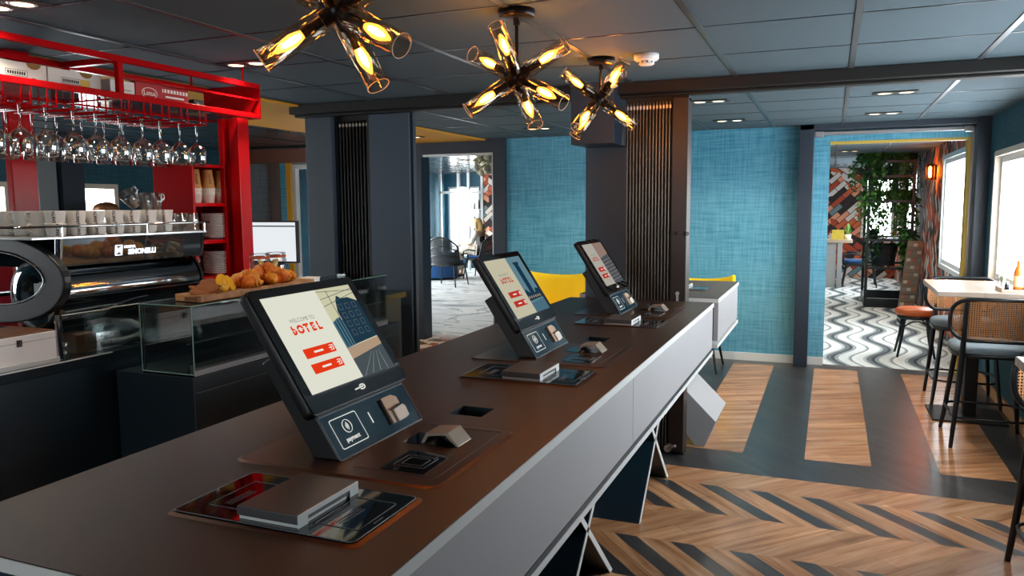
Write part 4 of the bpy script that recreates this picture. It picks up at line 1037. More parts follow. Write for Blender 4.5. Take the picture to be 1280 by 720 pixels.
# ---- pastries on the board
BOARD = wood_mat('rustic_board', [(0.3, '#8a5d3a'), (0.55, '#c2915f'), (0.8, '#dcb083')], 0.6, 0.5, 2, uv=False)
t = thing('serving_board', 'thick rustic wooden board of pastries on the glass display case', 'board', (-2.28, 2.6, 1.137))
b = MB(); pts = []
n_ = 22
for k in range(n_ + 1):
    y = 2.285 + (3.0 - 2.285) * k / n_; pts.append((-2.222 + 0.004 * math.sin(k * 1.3), y, 1.1375))
for k in range(n_, -1, -1):
    y = 2.305 + (3.0 - 2.305) * k / n_; pts.append((-2.37 + 0.005 * math.sin(k * 0.9), y, 1.1375))
b.prism(pts, (0, 0, 0.028)); build(b, 'slab', BOARD, t, 0.004)
build(MB().box(-2.3, -2.24, 2.2845, 2.2865, 1.143, 1.158), 'end_grain_knot', pm('bark_edge', '#6b4428', 0.7), t)
COOKIE = pm('cookie_brown', '#8a5228', 0.85, var=0.4, vs=70, bump=0.6, bs=90)
CROI = pm('croissant_crust', '#f0992f', 0.4, var=0.35, vs=34, bump=0.3, bs=70)
CROI2 = pm('croissant_dark_crust', '#d97a26', 0.4, var=0.4, vs=34, bump=0.3, bs=70)
TART = pm('yellow_custard', '#f2b90f', 0.5, var=0.12, vs=40, bump=0.3, bs=60)
for k, (y, x, z, tx, ty) in enumerate([(2.335, -2.265, 1.173, 0.1, 0.2), (2.365, -2.30, 1.178, -0.2, 0.25), (2.385, -2.262, 1.177, 0.15, 0.3), (2.40, -2.30, 1.186, 0.2, -0.3), (2.365, -2.262, 1.187, 0.3, 0.25), (2.395, -2.27, 1.198, 0.25, 0.35)]):
    t = thing('cookie', 'dark brown oat cookie, %s from the near end of the board' % ORD[k], 'cookie', (x, y, z), group='brown cookies on the board')
    Rm_ = Matrix.Rotation(tx, 3, 'X') @ Matrix.Rotation(ty, 3, 'Y')
    build(MB().blob((x, y, z), (0.044, 0.044, 0.0085), 0, 18, 8, 0.07, Rm_), 'crumb', COOKIE, t)
for k, (y, x, z, rx, ry) in enumerate([(2.435, -2.248, 1.20, 0.25, 1.25), (2.49, -2.262, 1.192, 0.75, 0.9)]):
    t = thing('custard_tart', ('round yellow pastry facing outward beside the cookies', 'yellow pastry tilted behind the round yellow one')[k], 'pastry', (x, y, z), group='yellow pastries on the board')
    Rm_ = Matrix.Rotation(-rx, 3, 'X') @ Matrix.Rotation(ry, 3, 'Y')
    build(MB().blob((x, y, z), (0.037, 0.037, 0.012), 0, 20, 10, 0.02, Rm_), 'filling', TART, t)
    b = MB()
    for j in range(2):
        rr_ = 0.014 + 0.014 * j
        b.tube([Vector((x, y, z)) + Rm_ @ Vector((rr_ * math.cos(2 * PI * i / 24), rr_ * math.sin(2 * PI * i / 24), 0.0115 - 0.0042 * j)) for i in range(24)], 0.002, 5, closed=True)
    build(b, 'piped_swirl', TART, t)
def croissant_mesh():
    b = MB(); N_ = 40; pts = []; rs = []
    for i in range(N_ + 1):
        a = -1.15 + 2.3 * i / N_
        pts.append((0.045 * math.sin(a), 0.045 * math.cos(a) - 0.03, 0))
        u = abs(i / N_ - 0.5) * 2
        rs.append((0.0215 * (1 - u ** 1.6) + 0.006) * (1 + 0.16 * math.cos(i * 2 * PI / 4.4)))
    b.tube(pts, rs, 12); return b
cr_spots = [(2.555, -2.255, 1.187, 0.4, 0.1), (2.60, -2.30, 1.19, 1.8, 0.2), (2.63, -2.252, 1.188, 2.9, -0.1), (2.69, -2.30, 1.19, 0.9, 0.15), (2.71, -2.255, 1.19, 0.1, 0.2), (2.78, -2.29, 1.19, 2.2, 0.1), (2.80, -2.252, 1.188, 1.2, -0.2), (2.87, -2.28, 1.188, 0.6, 0.1), (2.63, -2.285, 1.204, 0.3, 0.4), (2.70, -2.28, 1.208, 1.7, 0.3), (2.76, -2.275, 1.208, 2.6, -0.3), (2.82, -2.28, 1.202, 0.9, 0.3), (2.73, -2.278, 1.228, 0.2, 0.2)]
cm = None
for k, (y, x, z, rz, rx) in enumerate(cr_spots):
    l = 'golden croissant, %s along the %s layer of the pile' % ((ORD[k], 'bottom') if k < 8 else (ORD[k - 8], 'middle') if k < 12 else ('single', 'topmost'))
    o = build(croissant_mesh(), 'croissant', CROI if k % 3 else CROI2)
    o.location = (x, y, z); o.rotation_euler = (rx, rx * 0.5, rz); tag(o, l, 'croissant', 'croissants on the wooden board')
for k, y in enumerate((2.865, 2.975)):
    t = thing('biscuit_jar', ('clear jar of biscuits nearer the croissants', 'clear jar of round biscuits farther along the display case')[k], 'jar', (-2.42, y, 1.137), group='biscuit jars on the display case')
    c0 = (-2.42, y, 1.137)
    build(MB().lathe([(0, 0.0), (0.044, 0.0), (0.048, 0.006), (0.048, 0.12), (0.042, 0.13), (0.042, 0.135)], c0, 24), 'glass_wall', GLASS, t)
    build(MB().lathe([(0.044, 0.135), (0.046, 0.139), (0.044, 0.151), (0.0, 0.154)], c0, 24), 'lid', GLASS, t)
    build(MB().lathe([(0.0435, 0.128), (0.0475, 0.130), (0.0475, 0.138), (0.0435, 0.139)], c0, 24), 'seal_ring', pm('seal_orange_%s' % 'ab'[k], '#b4532f', 0.5), t)
    b = MB()
    for i in range(16):
        a = random.uniform(0, 2 * PI); r = random.uniform(0, 0.028); zz = 0.014 + 0.105 * i / 16
        b.blob((c0[0] + r * math.cos(a), c0[1] + r * math.sin(a), c0[2] + zz), (0.017, 0.017, 0.008), 0, 10, 6, 0.05, Matrix.Rotation(random.uniform(-1, 1), 3, 'X') @ Matrix.Rotation(random.uniform(-1, 1), 3, 'Y'))
    o = build(b, 'biscuits', pm('biscuit_%s' % 'ab'[k], ('#e0b878', '#e8cf9a')[k], 0.8, var=0.3, vs=40), t); o['kind'] = 'stuff'
t = thing('napkin_dispenser', 'small white napkin block on the display case past the jars', 'napkins', (-2.31, 3.06, 1.137))
build(MB().box(-2.35, -2.28, 3.02, 3.12, 1.137, 1.16), 'paper_stack', WHITE, t, 0.002)
build(MB().box(-2.352, -2.278, 3.018, 3.122, 1.16, 1.164), 'top_sheet', pm('paper_white', '#f6f6f2', 0.7), t)

# ---- red hanging frame
t = thing('hanging_rack', 'red lacquered frame with shelf and glass rails over the bar', 'rack', (-2.93, 2.3, 1.95))
b = MB(); q = 0.026
X0, X1, Y0, Y1, Z0, Z1 = -3.12, -2.75, 1.0, 3.31, 1.952, 2.13
for x in (X0, X1 - q):
    for z in (Z0, Z1 - q): b.box(x, x + q, Y0, Y1, z, z + q)
build(b, 'long_rails', RED, t, 0.003)
for x, y in ((X1 - q, 2.44), (X0, 2.47), (X1 - q, 1.3), (X0, 1.3)):
    build(MB().box(x + .001, x + q - .001, y, y + q, Z0 + q, Z1 - q), 'upright', RED, t, 0.002)
for y in (1.3, 2.455): build(MB().box(X0 + q, X1 - q, y, y + q, Z1 - q, Z1 - .001).box(X0 + q, X1 - q, y, y + q, Z0 + .001, Z0 + q), 'cross_bar', RED, t, 0.002)
build(MB().box(X0, X1, Y1 - 0.006, Y1, Z0 + 0.001, Z1 - 0.001).box(X0 + .001, X0 + q, 3.12, 3.146, Z0 + q, Z1 - q), 'end_plate', RED, t)
build(MB().box(X0 + 0.003, X0 + 0.018, Y0, Y1, 2.04, 2.052).box(X1 - 0.018, X1 - 0.006, 2.47, Y1, 2.043, 2.052), 'middle_rail', RED, t)
build(MB().box(X0 + q, X1 - q, Y0, Y1 - 0.007, Z0 + 0.005, Z0 + 0.012), 'glass_shelf', GLASS, t)
GY = [1.93, 2.035, 2.14, 2.25, 2.36, 2.475, 2.59, 2.69, 2.80, 2.912]
for y in GY:
    for s_ in (-1, 1):
        yy = y + 0.019 * s_
        b = MB().tube([(-2.762, yy, Z0 + 0.005), (-2.762, yy, 1.889), (-3.10, yy, 1.889), (-3.10, yy, Z0 + 0.005)], 0.0036, 6)
        build(b, 'glass_rail', RED, t)
for x in (-2.765, -3.1):   # hangers to the ceiling
    for y in (1.2, 3.2): build(MB().cyl((x, y, Z1 - 0.002), (x, y, H), 0.006, n=8), 'ceiling_hanger', RED, t)
def make_glass():
    t = thing('wine_glass', 'x', 'wine glass', (0, 0, 0), group='wine glasses hanging under the red frame', world=False)
    build(MB().lathe([(0.0, 0.0), (0.034, -0.0), (0.034, -0.002), (0.010, -0.006), (0.0042, -0.012), (0.0038, -0.085), (0.006, -0.094)], n=20), 'foot_and_stem', GLASS, t)
    build(MB().lathe([(0.006, -0.094), (0.014, -0.098), (0.032, -0.116), (0.0395, -0.130), (0.041, -0.142), (0.039, -0.17), (0.0362, -0.199), (0.0357, -0.199), (0.0383, -0.17), (0.0402, -0.142), (0.0385, -0.131), (0.031, -0.1175), (0.013, -0.1), (0.0, -0.098)], n=22), 'bowl', GLASS, t)
    return t
wg = make_glass(); first = True
for rx, nm_ in ((-2.80, 'front'), (-3.03, 'back')):
    for k, y in enumerate(GY):
        p = (rx, y + random.uniform(-.004, .004), 1.8965); l = 'hanging wine glass, %s row, %s from the left under the red frame' % (nm_, ORD[k])
        if first: wg.location = p; wg['label'] = l; first = False
        else: dup(wg, p, l)
# boxes on the frame
CARDW = pm('white_carton', '#dcdcd8', 0.7, var=0.03); CARDR = pm('red_carton', '#a8141a', 0.6, var=0.08)
ZB = Z0 + 0.0125
def carton(y0, y1, x0, x1, h, m, label, marks):
    t = thing('carton', label, 'box', ((x0 + x1) / 2, (y0 + y1) / 2, ZB), group='cartons on the red frame')
    build(MB().box(x0, x1, y0, y1, ZB, ZB + h), 'carton_body', m, t, 0.002)
    marks(t, x1 + 0.0006, y0, y1, h)
def stamp(t, x, y0, y1, h):
    b = MB(); c = (y0 + y1) / 2 - 0.02; z = ZB + h * 0.5
    pts = [(x, c + u, z + v) for u, v in rrect(0.085, 0.022, 0.002, 1)]; b.tube(pts, 0.0009, 4, closed=True)
    for k in range(8): b.box(x, x + .0006, c - 0.036 + 0.0092 * k, c - 0.030 + 0.0092 * k, z - 0.006, z + 0.006)
    b.box(x, x + .0005, c + .06, c + .075, z - 0.02, z - 0.012)
    build(b, 'stamped_mark', INK, t)
    b = MB(); b.poly([(x, (y0 + y1) / 2 + 0.03 * math.cos(PI + PI * k / 10) + 0.05, ZB + h + 0.0 + 0.022 * math.sin(PI + PI * k / 10)) for k in range(11)])
    build(b, 'hand_hole', pm('carton_hole', '#8a6a35', 0.8) if 'carton_hole' not in MATS else MATS['carton_hole'], t)
carton(1.98, 2.185, -3.05, -2.84, 0.085, CARDW, 'white stamped carton at the left end of the red frame', stamp)
carton(2.19, 2.43, -3.05, -2.84, 0.085, CARDW, 'white stamped carton with yellow sticker left of the red upright', lambda t, x, a, c, h: (stamp(t, x, a, c, h), build(MB().box(x, x + .0008, c - 0.1, c - 0.055, ZB + 0.02, ZB + 0.055), 'yellow_sticker', YELLOWT, t)))
carton(2.475, 2.60, -3.05, -2.84, 0.08, CARDW, 'plain white carton right of the red upright', lambda t, x, a, c, h: build(MB().box(x, x + .0006, a + .02, c - .02, ZB + h * .5, ZB + h * .5 + .003), 'tape_line', KEDGE, t))
def lotus(t, x, y0, y1, h):
    b = MB(); c = (y0 + y1) / 2; z = ZB + h * 0.5
    b.tube([(x, c + 0.042 * math.cos(2 * PI * k / 28), z + 0.024 * math.sin(2 * PI * k / 28)) for k in range(28)], 0.0018, 4, closed=True)
    put_text(b, 'Lotus', 0.03, lambda u, v: (x + 0.0006, c + u, z + v), bold=0.0004)
    build(b, 'logo', pm('carton_white_ink', '#f0ece6', 0.6) if 'carton_white_ink' not in MATS else MATS['carton_white_ink'], t)
carton(2.605, 2.755, -3.05, -2.84, 0.09, CARDR, 'red carton with white oval Lotus logo', lotus)
def pattern(t, x, y0, y1, h):
    b = MB()
    for k in range(9):
        y = y0 + 0.012 + (y1 - y0 - 0.024) * k / 8
        for z in (ZB + 0.018, ZB + 0.07): b.box(x, x + .0006, y - 0.006, y + 0.006, z - 0.008, z + 0.008)
    b.box(x, x + .0006, y0 + .03, y1 - .03, ZB + .04, ZB + .048)
    build(b, 'printed_pattern', MATS['carton_white_ink'], t)
carton(2.76, 2.93, -3.05, -2.86, 0.09, CARDR, 'red carton with white printed pattern beside the Lotus carton', pattern)
t = thing('small_radio', 'small black box on the red frame right of red cartons', 'radio', (-2.9, 3.0, ZB))
build(MB().box(-2.95, -2.86, 2.965, 3.03, ZB, ZB + 0.055), 'case', BLACKM, t, 0.004)
build(MB().cyl((-2.8595, 2.985, ZB + 0.03), (-2.856, 2.985, ZB + 0.03), 0.011, n=14), 'dial', KEDGE, t)
o = build(MB().box(-2.93, -2.87, 3.045, 3.09, ZB, ZB + 0.018), 'folded_cloth', WHITE, None, 0.006); tag(o, 'small white folded cloth right of the black box', 'cloth')
# red posts
t = thing('red_post', 'tall red channel post at the right end of the hanging frame', 'post', (-2.85, 3.22, 0.94))
build(MB().box(-2.86, -2.80, 3.19, 3.27, 0.9405, Z0), 'front_flange', RED, t, 0.003)
build(MB().box(-2.90, -2.86, 3.215, 3.245, 0.9405, 1.97 - 0.02), 'web', RED, t)
build(MB().box(-2.93, -2.90, 3.19, 3.27, 0.9405, Z0), 'back_flange', RED, t, 0.003)
t = thing('red_post', 'red channel post standing behind the espresso machine mugs', 'post', (-3.42, 2.46, 0))
build(MB().box(-3.42, -3.38, 2.40, 2.52, 0.0, H), 'back_flange', RED, t, 0.003)
build(MB().box(-3.46, -3.42, 2.445, 2.475, 0.0, H), 'web', RED, t)
# red shelf unit
t = thing('shelf_unit', 'red open shelf unit holding cups and saucers beside the red post', 'shelf', (-3.03, 3.13, 0.94))
xs0, xs1, ys0, ys1 = -3.16, -2.905, 2.975, 3.185
ys1 = 3.30
build(MB().box(xs0, xs1, ys0, ys0 + 0.014, 0.9405, 1.715), 'side_panel', RED, t, 0.002)
build(MB().box(xs0, xs1, ys1 - 0.014, ys1, 0.9405, 1.715), 'side_panel', RED, t, 0.002)
build(MB().box(xs0, xs0 + 0.01, ys0 + .014, ys1 - .014, 0.9405, 1.715), 'back_panel', RED, t)
build(MB().box(xs0 + .01, xs1, ys0 + .014, ys1 - .014, 1.70, 1.7149), 'top_board', RED, t)
for z in (1.505, 1.318, 1.132, 0.941): build(MB().box(xs0 + .01, xs1, ys0 + .014, ys1 - .014, z, z + 0.018), 'shelf_board', RED, t)
PCUP = pm('paper_cup_white', '#e9e2d4', 0.7, var=0.03); KRAFT = pm('paper_cup_kraft', '#c58f52', 0.7, var=0.08)
def make_pcup(m, word):
    t = thing('paper_cup', 'x', 'cup', (0, 0, 0), group='paper cups on the red shelf', world=False)
    pr = [(0, 0.0), (0.030, 0.0), (0.0355, 0.041), (0.038, 0.042), (0.038, 0.0455), (0.0345, 0.045), (0.029, 0.004), (0, 0.003)] if not word else [(0, 0.092), (0.026, 0.092), (0.0345, 0.006), (0.037, 0.004), (0.037, 0.0), (0.034, 0.001), (0.025, 0.088), (0, 0.088)]
    build(MB().lathe(pr, n=18), 'wall', m, t)
    if word:
        b = MB()
        def wrap(x, y):
            z = 0.045 + x; r = 0.0352 - z * 0.099 + 0.0006; a = -0.35 - y / r
            return (r * math.cos(a), r * math.sin(a), z)
        put_text(b, 'EARTH', 0.0165, wrap, bold=0.0003); build(b, 'printed_word', INK, t)
    return t
pw = make_pcup(PCUP, False); pk = make_pcup(KRAFT, True); f1 = f2_ = True
for k, y in enumerate((3.035, 3.125, 3.215)):
    for j in range(4):
        p = (-2.955, y, 1.5235 + 0.0095 * j); l = 'white paper cup, %s up in the %s stack' % (ORD[j], ('left', 'middle', 'right')[k])
        if f1: pw.location = p; pw['label'] = l; f1 = False
        else: dup(pw, p, l)
    l = 'kraft EARTH paper cup on top of the %s white cup stack' % ('left', 'middle', 'right')[k]
    p = (-2.955, y, 1.5235 + 0.0095 * 3 + 0.046)
    if f2_: pk.location = p; pk['label'] = l; f2_ = False
    else: dup(pk, p, l)
SAUC = pm('saucer_glaze', '#e6e7e6', 0.25, var=0.02)
sc0 = build(MB().lathe([(0, 0.002), (0.036, 0.0), (0.04, 0.002), (0.072, 0.0125), (0.075, 0.0145), (0.074, 0.0155), (0.04, 0.006), (0, 0.005)], n=28), 'saucer', SAUC); fs = True
for sh_, zz, nmx in (('middle', 1.3362, 13), ('third', 1.1502, 12), ('lowest', 0.9592, 13)):
    for st, (x, y) in (('left', (-3.07, 3.066)), ('right', (-2.985, 3.208))):
        for k in range(nmx):
            l = 'white saucer, %s from the bottom of the %s stack, %s shelf' % (ORD[k], st, sh_)
            if fs: o = sc0; fs = False
            else: o = sc0.copy(); COL.objects.link(o)
            o.location = (x, y, zz + 0.0098 * k); tag(o, l, 'saucer', 'saucer stacks in the red shelf unit')
# monitor
t = thing('monitor', 'black till monitor with bright white screen behind the red post', 'monitor', (-3.02, 3.7, 0.94))
mh = build(MB().box(-3.24, -2.853, 3.70, 3.725, 1.175, 1.42), 'housing', BLACKM, t, 0.004)
sc_ = build(MB().box(-3.23, -2.863, 3.697, 3.70, 1.185, 1.411), 'screen', em('monitor_white', '#e8edf2', 1.0), mh)
build(MB().box(-3.23, -2.863, 3.6955, 3.697, 1.385, 1.392), 'toolbar', em('monitor_bar', '#39424a', 0.5), mh)
build(MB().box(-3.07, -3.03, 3.71, 3.73, 0.95, 1.2), 'stand', BLACKM, t, 0.003)
build(MB().box(-3.15, -2.95, 3.64, 3.80, 0.9405, 0.955), 'foot', BLACKM, t, 0.003)
# lamp by the left window
t = thing('table_lamp', 'bronze dome lamp seen between mugs and left window', 'lamp', (-6.5, 5.5, 0))
build(MB().lathe([(0.0, 1.56), (0.05, 1.555), (0.10, 1.53), (0.125, 1.48), (0.12, 1.48), (0.095, 1.525), (0, 1.55)], (-6.5, 5.53, 0), 26), 'dome_shade', pm('wicker_bronze', '#8a5a34', 0.4, metal=0.3, var=0.3, vs=80), t)
build(MB().cyl((-6.5, 5.53, 0.02), (-6.5, 5.53, 1.54), 0.012, n=12), 'stem', BLACKM, t)
build(MB().lathe([(0, 0.0), (0.16, 0.0), (0.16, 0.015), (0, 0.03)], (-6.5, 5.53, 0), 26), 'base', BLACKM, t)
# ------------------------------------------------------------------ bar tables and cane stools on the right
TTOP = wood_mat('pale_oak_top', [(0.3, '#8f8378'), (0.55, '#a99c90'), (0.8, '#bdb1a5')], 0.3, 0.6, 3, uv=False, var=0.08)
def bar_table(y0, y1, label):
    yc = (y0 + y1) / 2
    t = thing('bar_table', label, 'table', (0.93, yc, 0), group='bar tables along the window wall')
    build(MB().box(0.66, 1.185, y0, y1, 0.886, 0.92), 'tabletop', TTOP, t, 0.004)
    build(MB().box(0.90, 0.98, yc - 0.04, yc + 0.04, 0.012, 0.886), 'pedestal', BLACKM, t, 0.003)
    build(MB().box(0.69, 1.15, yc - 0.22, yc + 0.22, 0.0, 0.012), 'base_plate', BLACKM, t, 0.003)
    build(MB().box(0.80, 1.08, yc - 0.14, yc + 0.14, 0.874, 0.886), 'top_bracket', BLACKM, t)
bar_table(5.74, 6.62, 'pale oak bar table on black pedestal by the window with flower vase')
bar_table(2.55, 3.40, 'second bar table cut off by the right photo edge')
CUSH = pm('blue_grey_cushion', '#6f7d86', 0.8, var=0.06, vs=40, bump=0.15, bs=300)
CANE = cane_mat('natural_cane', '#bd8453'); STOOLB = pm('stool_black_wood', '#0e1216', 0.3, var=0.08)
def make_stool():
    t = thing('bar_stool', 'x', 'stool', (0, 0, 0), group='black cane-backed bar stools', world=False)
    b = MB(); pts = rrect(0.45, 0.44, 0.15, 7)
    for m_, z0, z1, k in ((0, 0.556, 0.582, 1.0),): b.prism([(x, y, z0) for x, y in pts], (0, 0, z1 - z0), 0, True)
    st = build(b, 'seat_frame', STOOLB, t, 0.006)
    b = MB(); rings = [(0.97, 0.582), (1.0, 0.592), (1.0, 0.608), (0.95, 0.621), (0.8, 0.628), (0.0, 0.631)]
    n = len(pts); V = [(x * k, y * k, z) for k, z in rings for x, y in pts]
    b.add(V, [(r * n + i, r * n + (i + 1) % n, (r + 1) * n + (i + 1) % n, (r + 1) * n + i) for r in range(len(rings) - 1) for i in range(n)], 0, True)
    build(b, 'cushion', CUSH, t)
    for sx in (-1, 1):
        build(MB().tube([(sx * 0.165, 0.16, 0.56), (sx * 0.205, 0.215, 0.14), (sx * 0.222, 0.24, 0.0)], [0.017, 0.015, 0.012], 10), 'leg', STOOLB, t)
        # rear leg runs up past the seat and becomes the back post
        build(MB().tube([(sx * 0.222, -0.245, 0.0), (sx * 0.196, -0.215, 0.30), (sx * 0.178, -0.2, 0.57), (sx * 0.176, -0.222, 0.72), (sx * 0.172, -0.238, 0.9)], [0.012, 0.016, 0.018, 0.015, 0.012], 10), 'leg', STOOLB, t)
    ring = []
    for x, y in rrect(0.43, 0.46, 0.1, 5): ring.append((x, y, 0.185))
    build(MB().tube(ring, 0.008, 8, closed=True), 'footrest_ring', STOOLB, t)
    # bowed back: loop frame and cane panel
    def bk(u, v):   # u across, v up; bowed around the sitter
        return (u, -0.235 + 0.055 * (u / 0.25) ** 2 - 0.03 * (v - 0.1), 0.665 + v)
    lp = [bk(x, y + 0.125) for x, y in rrect(0.50, 0.25, 0.1, 6)]
    fr = build(MB().tube(lp, 0.0125, 10, closed=True), 'back_frame', STOOLB, t)
    b = MB(); nu, nv = 22, 10
    pr = []
    for j in range(nv + 1):
        v = 0.008 + 0.234 * j / nv
        for i in range(nu + 1):
            d = abs(v - 0.125); cut = 0.0
            if d > 0.025: cut = 0.1 - math.sqrt(max(0, 0.01 - (d - 0.025) ** 2))
            hw = 0.245 - cut; pr.append((-hw + 2 * hw * i / nu, v))
    F = []; U = []
    for j in range(nv):
        for i in range(nu):
            f = (j * (nu + 1) + i, j * (nu + 1) + i + 1, (j + 1) * (nu + 1) + i + 1, (j + 1) * (nu + 1) + i); F.append(f); U.append([pr[q] for q in f])
    b.add([bk(u, v) for u, v in pr], F, 0, True, U)
    build(b, 'cane_panel', CANE, fr)
    return t
s0 = make_stool(); s0.location = (0.945, 5.57, 0); s0['label'] = 'nearer cane-backed bar stool, its back to the camera, at the oak bar table'
dup(s0, (0.955, 6.66, 0), 'cane-backed bar stool on the far side of the oak bar table facing the camera', PI)
dup(s0, (0.955, 3.44, 0), 'bar stool of the second bar table, only a leg and footrest in frame', PI)
# vase with flower, tray, bottle
t = thing('flower_vase', 'small clear vase with pale flower on the oak bar table', 'vase', (1.08, 6.08, 0.92))
c0 = (1.08, 6.10, 0.92)
build(MB().lathe([(0, 0.001), (0.026, 0.001), (0.03, 0.02), (0.024, 0.06), (0.014, 0.085), (0.018, 0.095)], c0, 18), 'glass_body', GLASS, t)
b = MB()
for dx, dy, h in ((0.02, 0.0, 0.2), (-0.02, 0.01, 0.17), (0.0, -0.02, 0.22)): b.tube([(1.08, 6.10, 0.93), (1.08 + dx * .5, 6.10 + dy * .5, 0.92 + h * .6), (1.08 + dx, 6.10 + dy, 0.92 + h)], 0.002, 5)
build(b, 'flower_stem', pm('stem_green', '#5d7a45', 0.6), t)
b = MB()
for dx, dy, h in ((0.02, 0.0, 0.2), (-0.02, 0.01, 0.17), (0.0, -0.02, 0.22)):
    for k in range(7):
        a = 2 * PI * k / 7; b.blob((1.08 + dx + 0.012 * math.cos(a), 6.10 + dy + 0.012 * math.sin(a), 0.925 + h), (0.011, 0.011, 0.008), 0, 8, 5)
build(b, 'blossom', pm('blossom_cream', '#e4dcc4', 0.7, var=0.1), t)
t = thing('wooden_tray', 'small wooden condiment tray by the window on the oak table', 'tray', (1.12, 5.93, 0.92))
build(MB().box(1.03, 1.18, 5.8, 6.02, 0.9202, 0.93), 'tray_base', pm('tray_wood', '#b39b84', 0.5), t, 0.002)
build(MB().box(1.03, 1.036, 5.8, 6.02, 0.93, 0.945).box(1.174, 1.18, 5.8, 6.02, 0.93, 0.945), 'tray_rim', MATS['tray_wood'], t)
t = thing('sauce_bottle', 'orange labelled bottle on the small wooden tray', 'bottle', (1.14, 5.92, 0.93))
build(MB().lathe([(0, 0.931), (0.026, 0.931), (0.028, 0.94), (0.028, 1.04), (0.02, 1.07), (0.011, 1.09), (0.011, 1.12), (0, 1.12)], (1.14, 5.92, 0), 18), 'bottle_body', pm('orange_glass', '#d5742e', 0.25), t)
build(MB().lathe([(0.0285, 0.95), (0.0285, 1.02)], (1.14, 5.92, 0), 18), 'paper_label', pm('label_cream', '#e3c49a', 0.6), t)
t = thing('pepper_mill', 'small dark pepper shaker on the wooden tray', 'shaker', (1.075, 5.9, 0.93))
build(MB().lathe([(0, 0.931), (0.014, 0.931), (0.012, 0.965), (0, 0.965)], (1.075, 5.9, 0), 14), 'shaker_body', DCHROME, t)
build(MB().lathe([(0.0125, 0.9655), (0.012, 0.98), (0, 0.984)], (1.075, 5.9, 0), 14), 'shaker_cap', SILVER, t)

# ------------------------------------------------------------------ yellow armchairs along the blue wall
YEL = pm('yellow_upholstery', '#ffd40c', 0.75, var=0.05, vs=30, bump=0.1, bs=300)
def make_armchair():
    t = thing('armchair', 'x', 'armchair', (0, 0, 0), group='yellow winged armchairs', world=False)
    nu, nv = 24, 8; V = []
    for th in (0, 1):
        for j in range(nv + 1):
            for i in range(nu + 1):
                u = -1 + 2 * i / nu; a = u * 1.25
                h = 0.40 + (0.405 + 0.07 * u * u - 0.01) * j / nv
                r = (0.34 + 0.03 * j / nv) - 0.045 * th
                V.append((r * math.sin(a) * 1.03, -r * math.cos(a) * 0.95 + 0.06 - 0.05 * j / nv, h))
    n = (nu + 1) * (nv + 1); F = []
    for j in range(nv):
        for i in range(nu):
            q = (j * (nu + 1) + i, j * (nu + 1) + i + 1, (j + 1) * (nu + 1) + i + 1, (j + 1) * (nu + 1) + i)
            F += [q, tuple(n + k for k in reversed(q))]
    for i in range(nu):
        for j in (0, nv):
            k = j * (nu + 1) + i; F.append((k, k + 1, n + k + 1, n + k))
    for j in range(nv):
        for i in (0, nu):
            k = j * (nu + 1) + i; F.append((k, k + nu + 1, n + k + nu + 1, n + k))
    b = MB().add(V, F, 0, True)
    o = build(b, 'winged_back', YEL, t); s_ = o.modifiers.new('round', 'SUBSURF'); s_.levels = 1; s_.render_levels = 1
    b = MB(); pts = rrect(0.58, 0.54, 0.2, 7); rings = [(0.95, 0.38), (1, 0.4), (1, 0.44), (0.94, 0.465), (0, 0.47)]; n = len(pts)
    b.add([(x * k, y * k + 0.04, z) for k, z in rings for x, y in pts], [(r * n + i, r * n + (i + 1) % n, (r + 1) * n + (i + 1) % n, (r + 1) * n + i) for r in range(4) for i in range(n)], 0, True)
    b.add([(x * .95, y * .95 + 0.04, 0.38) for x, y in pts], [tuple(range(n))], 0)
    build(b, 'seat', YEL, t)
    for sx in (-1, 1):
        for sy in (-1, 1):
            build(MB().tube([(sx * 0.17, sy * 0.16 + 0.04, 0.385), (sx * 0.245, sy * 0.235 + 0.04, 0.0)], [0.017, 0.009], 10), 'leg', BLACK, t)
    return t
a0 = make_armchair(); a0.location = (-1.14, 7.22, 0); a0.rotation_euler = (0, 0, PI); a0['label'] = 'yellow winged armchair between the folded partition and the blue wall'
dup(a0, (-2.53, 7.22, 0), 'yellow winged armchair before the blue wall left of the slate pillar', PI)

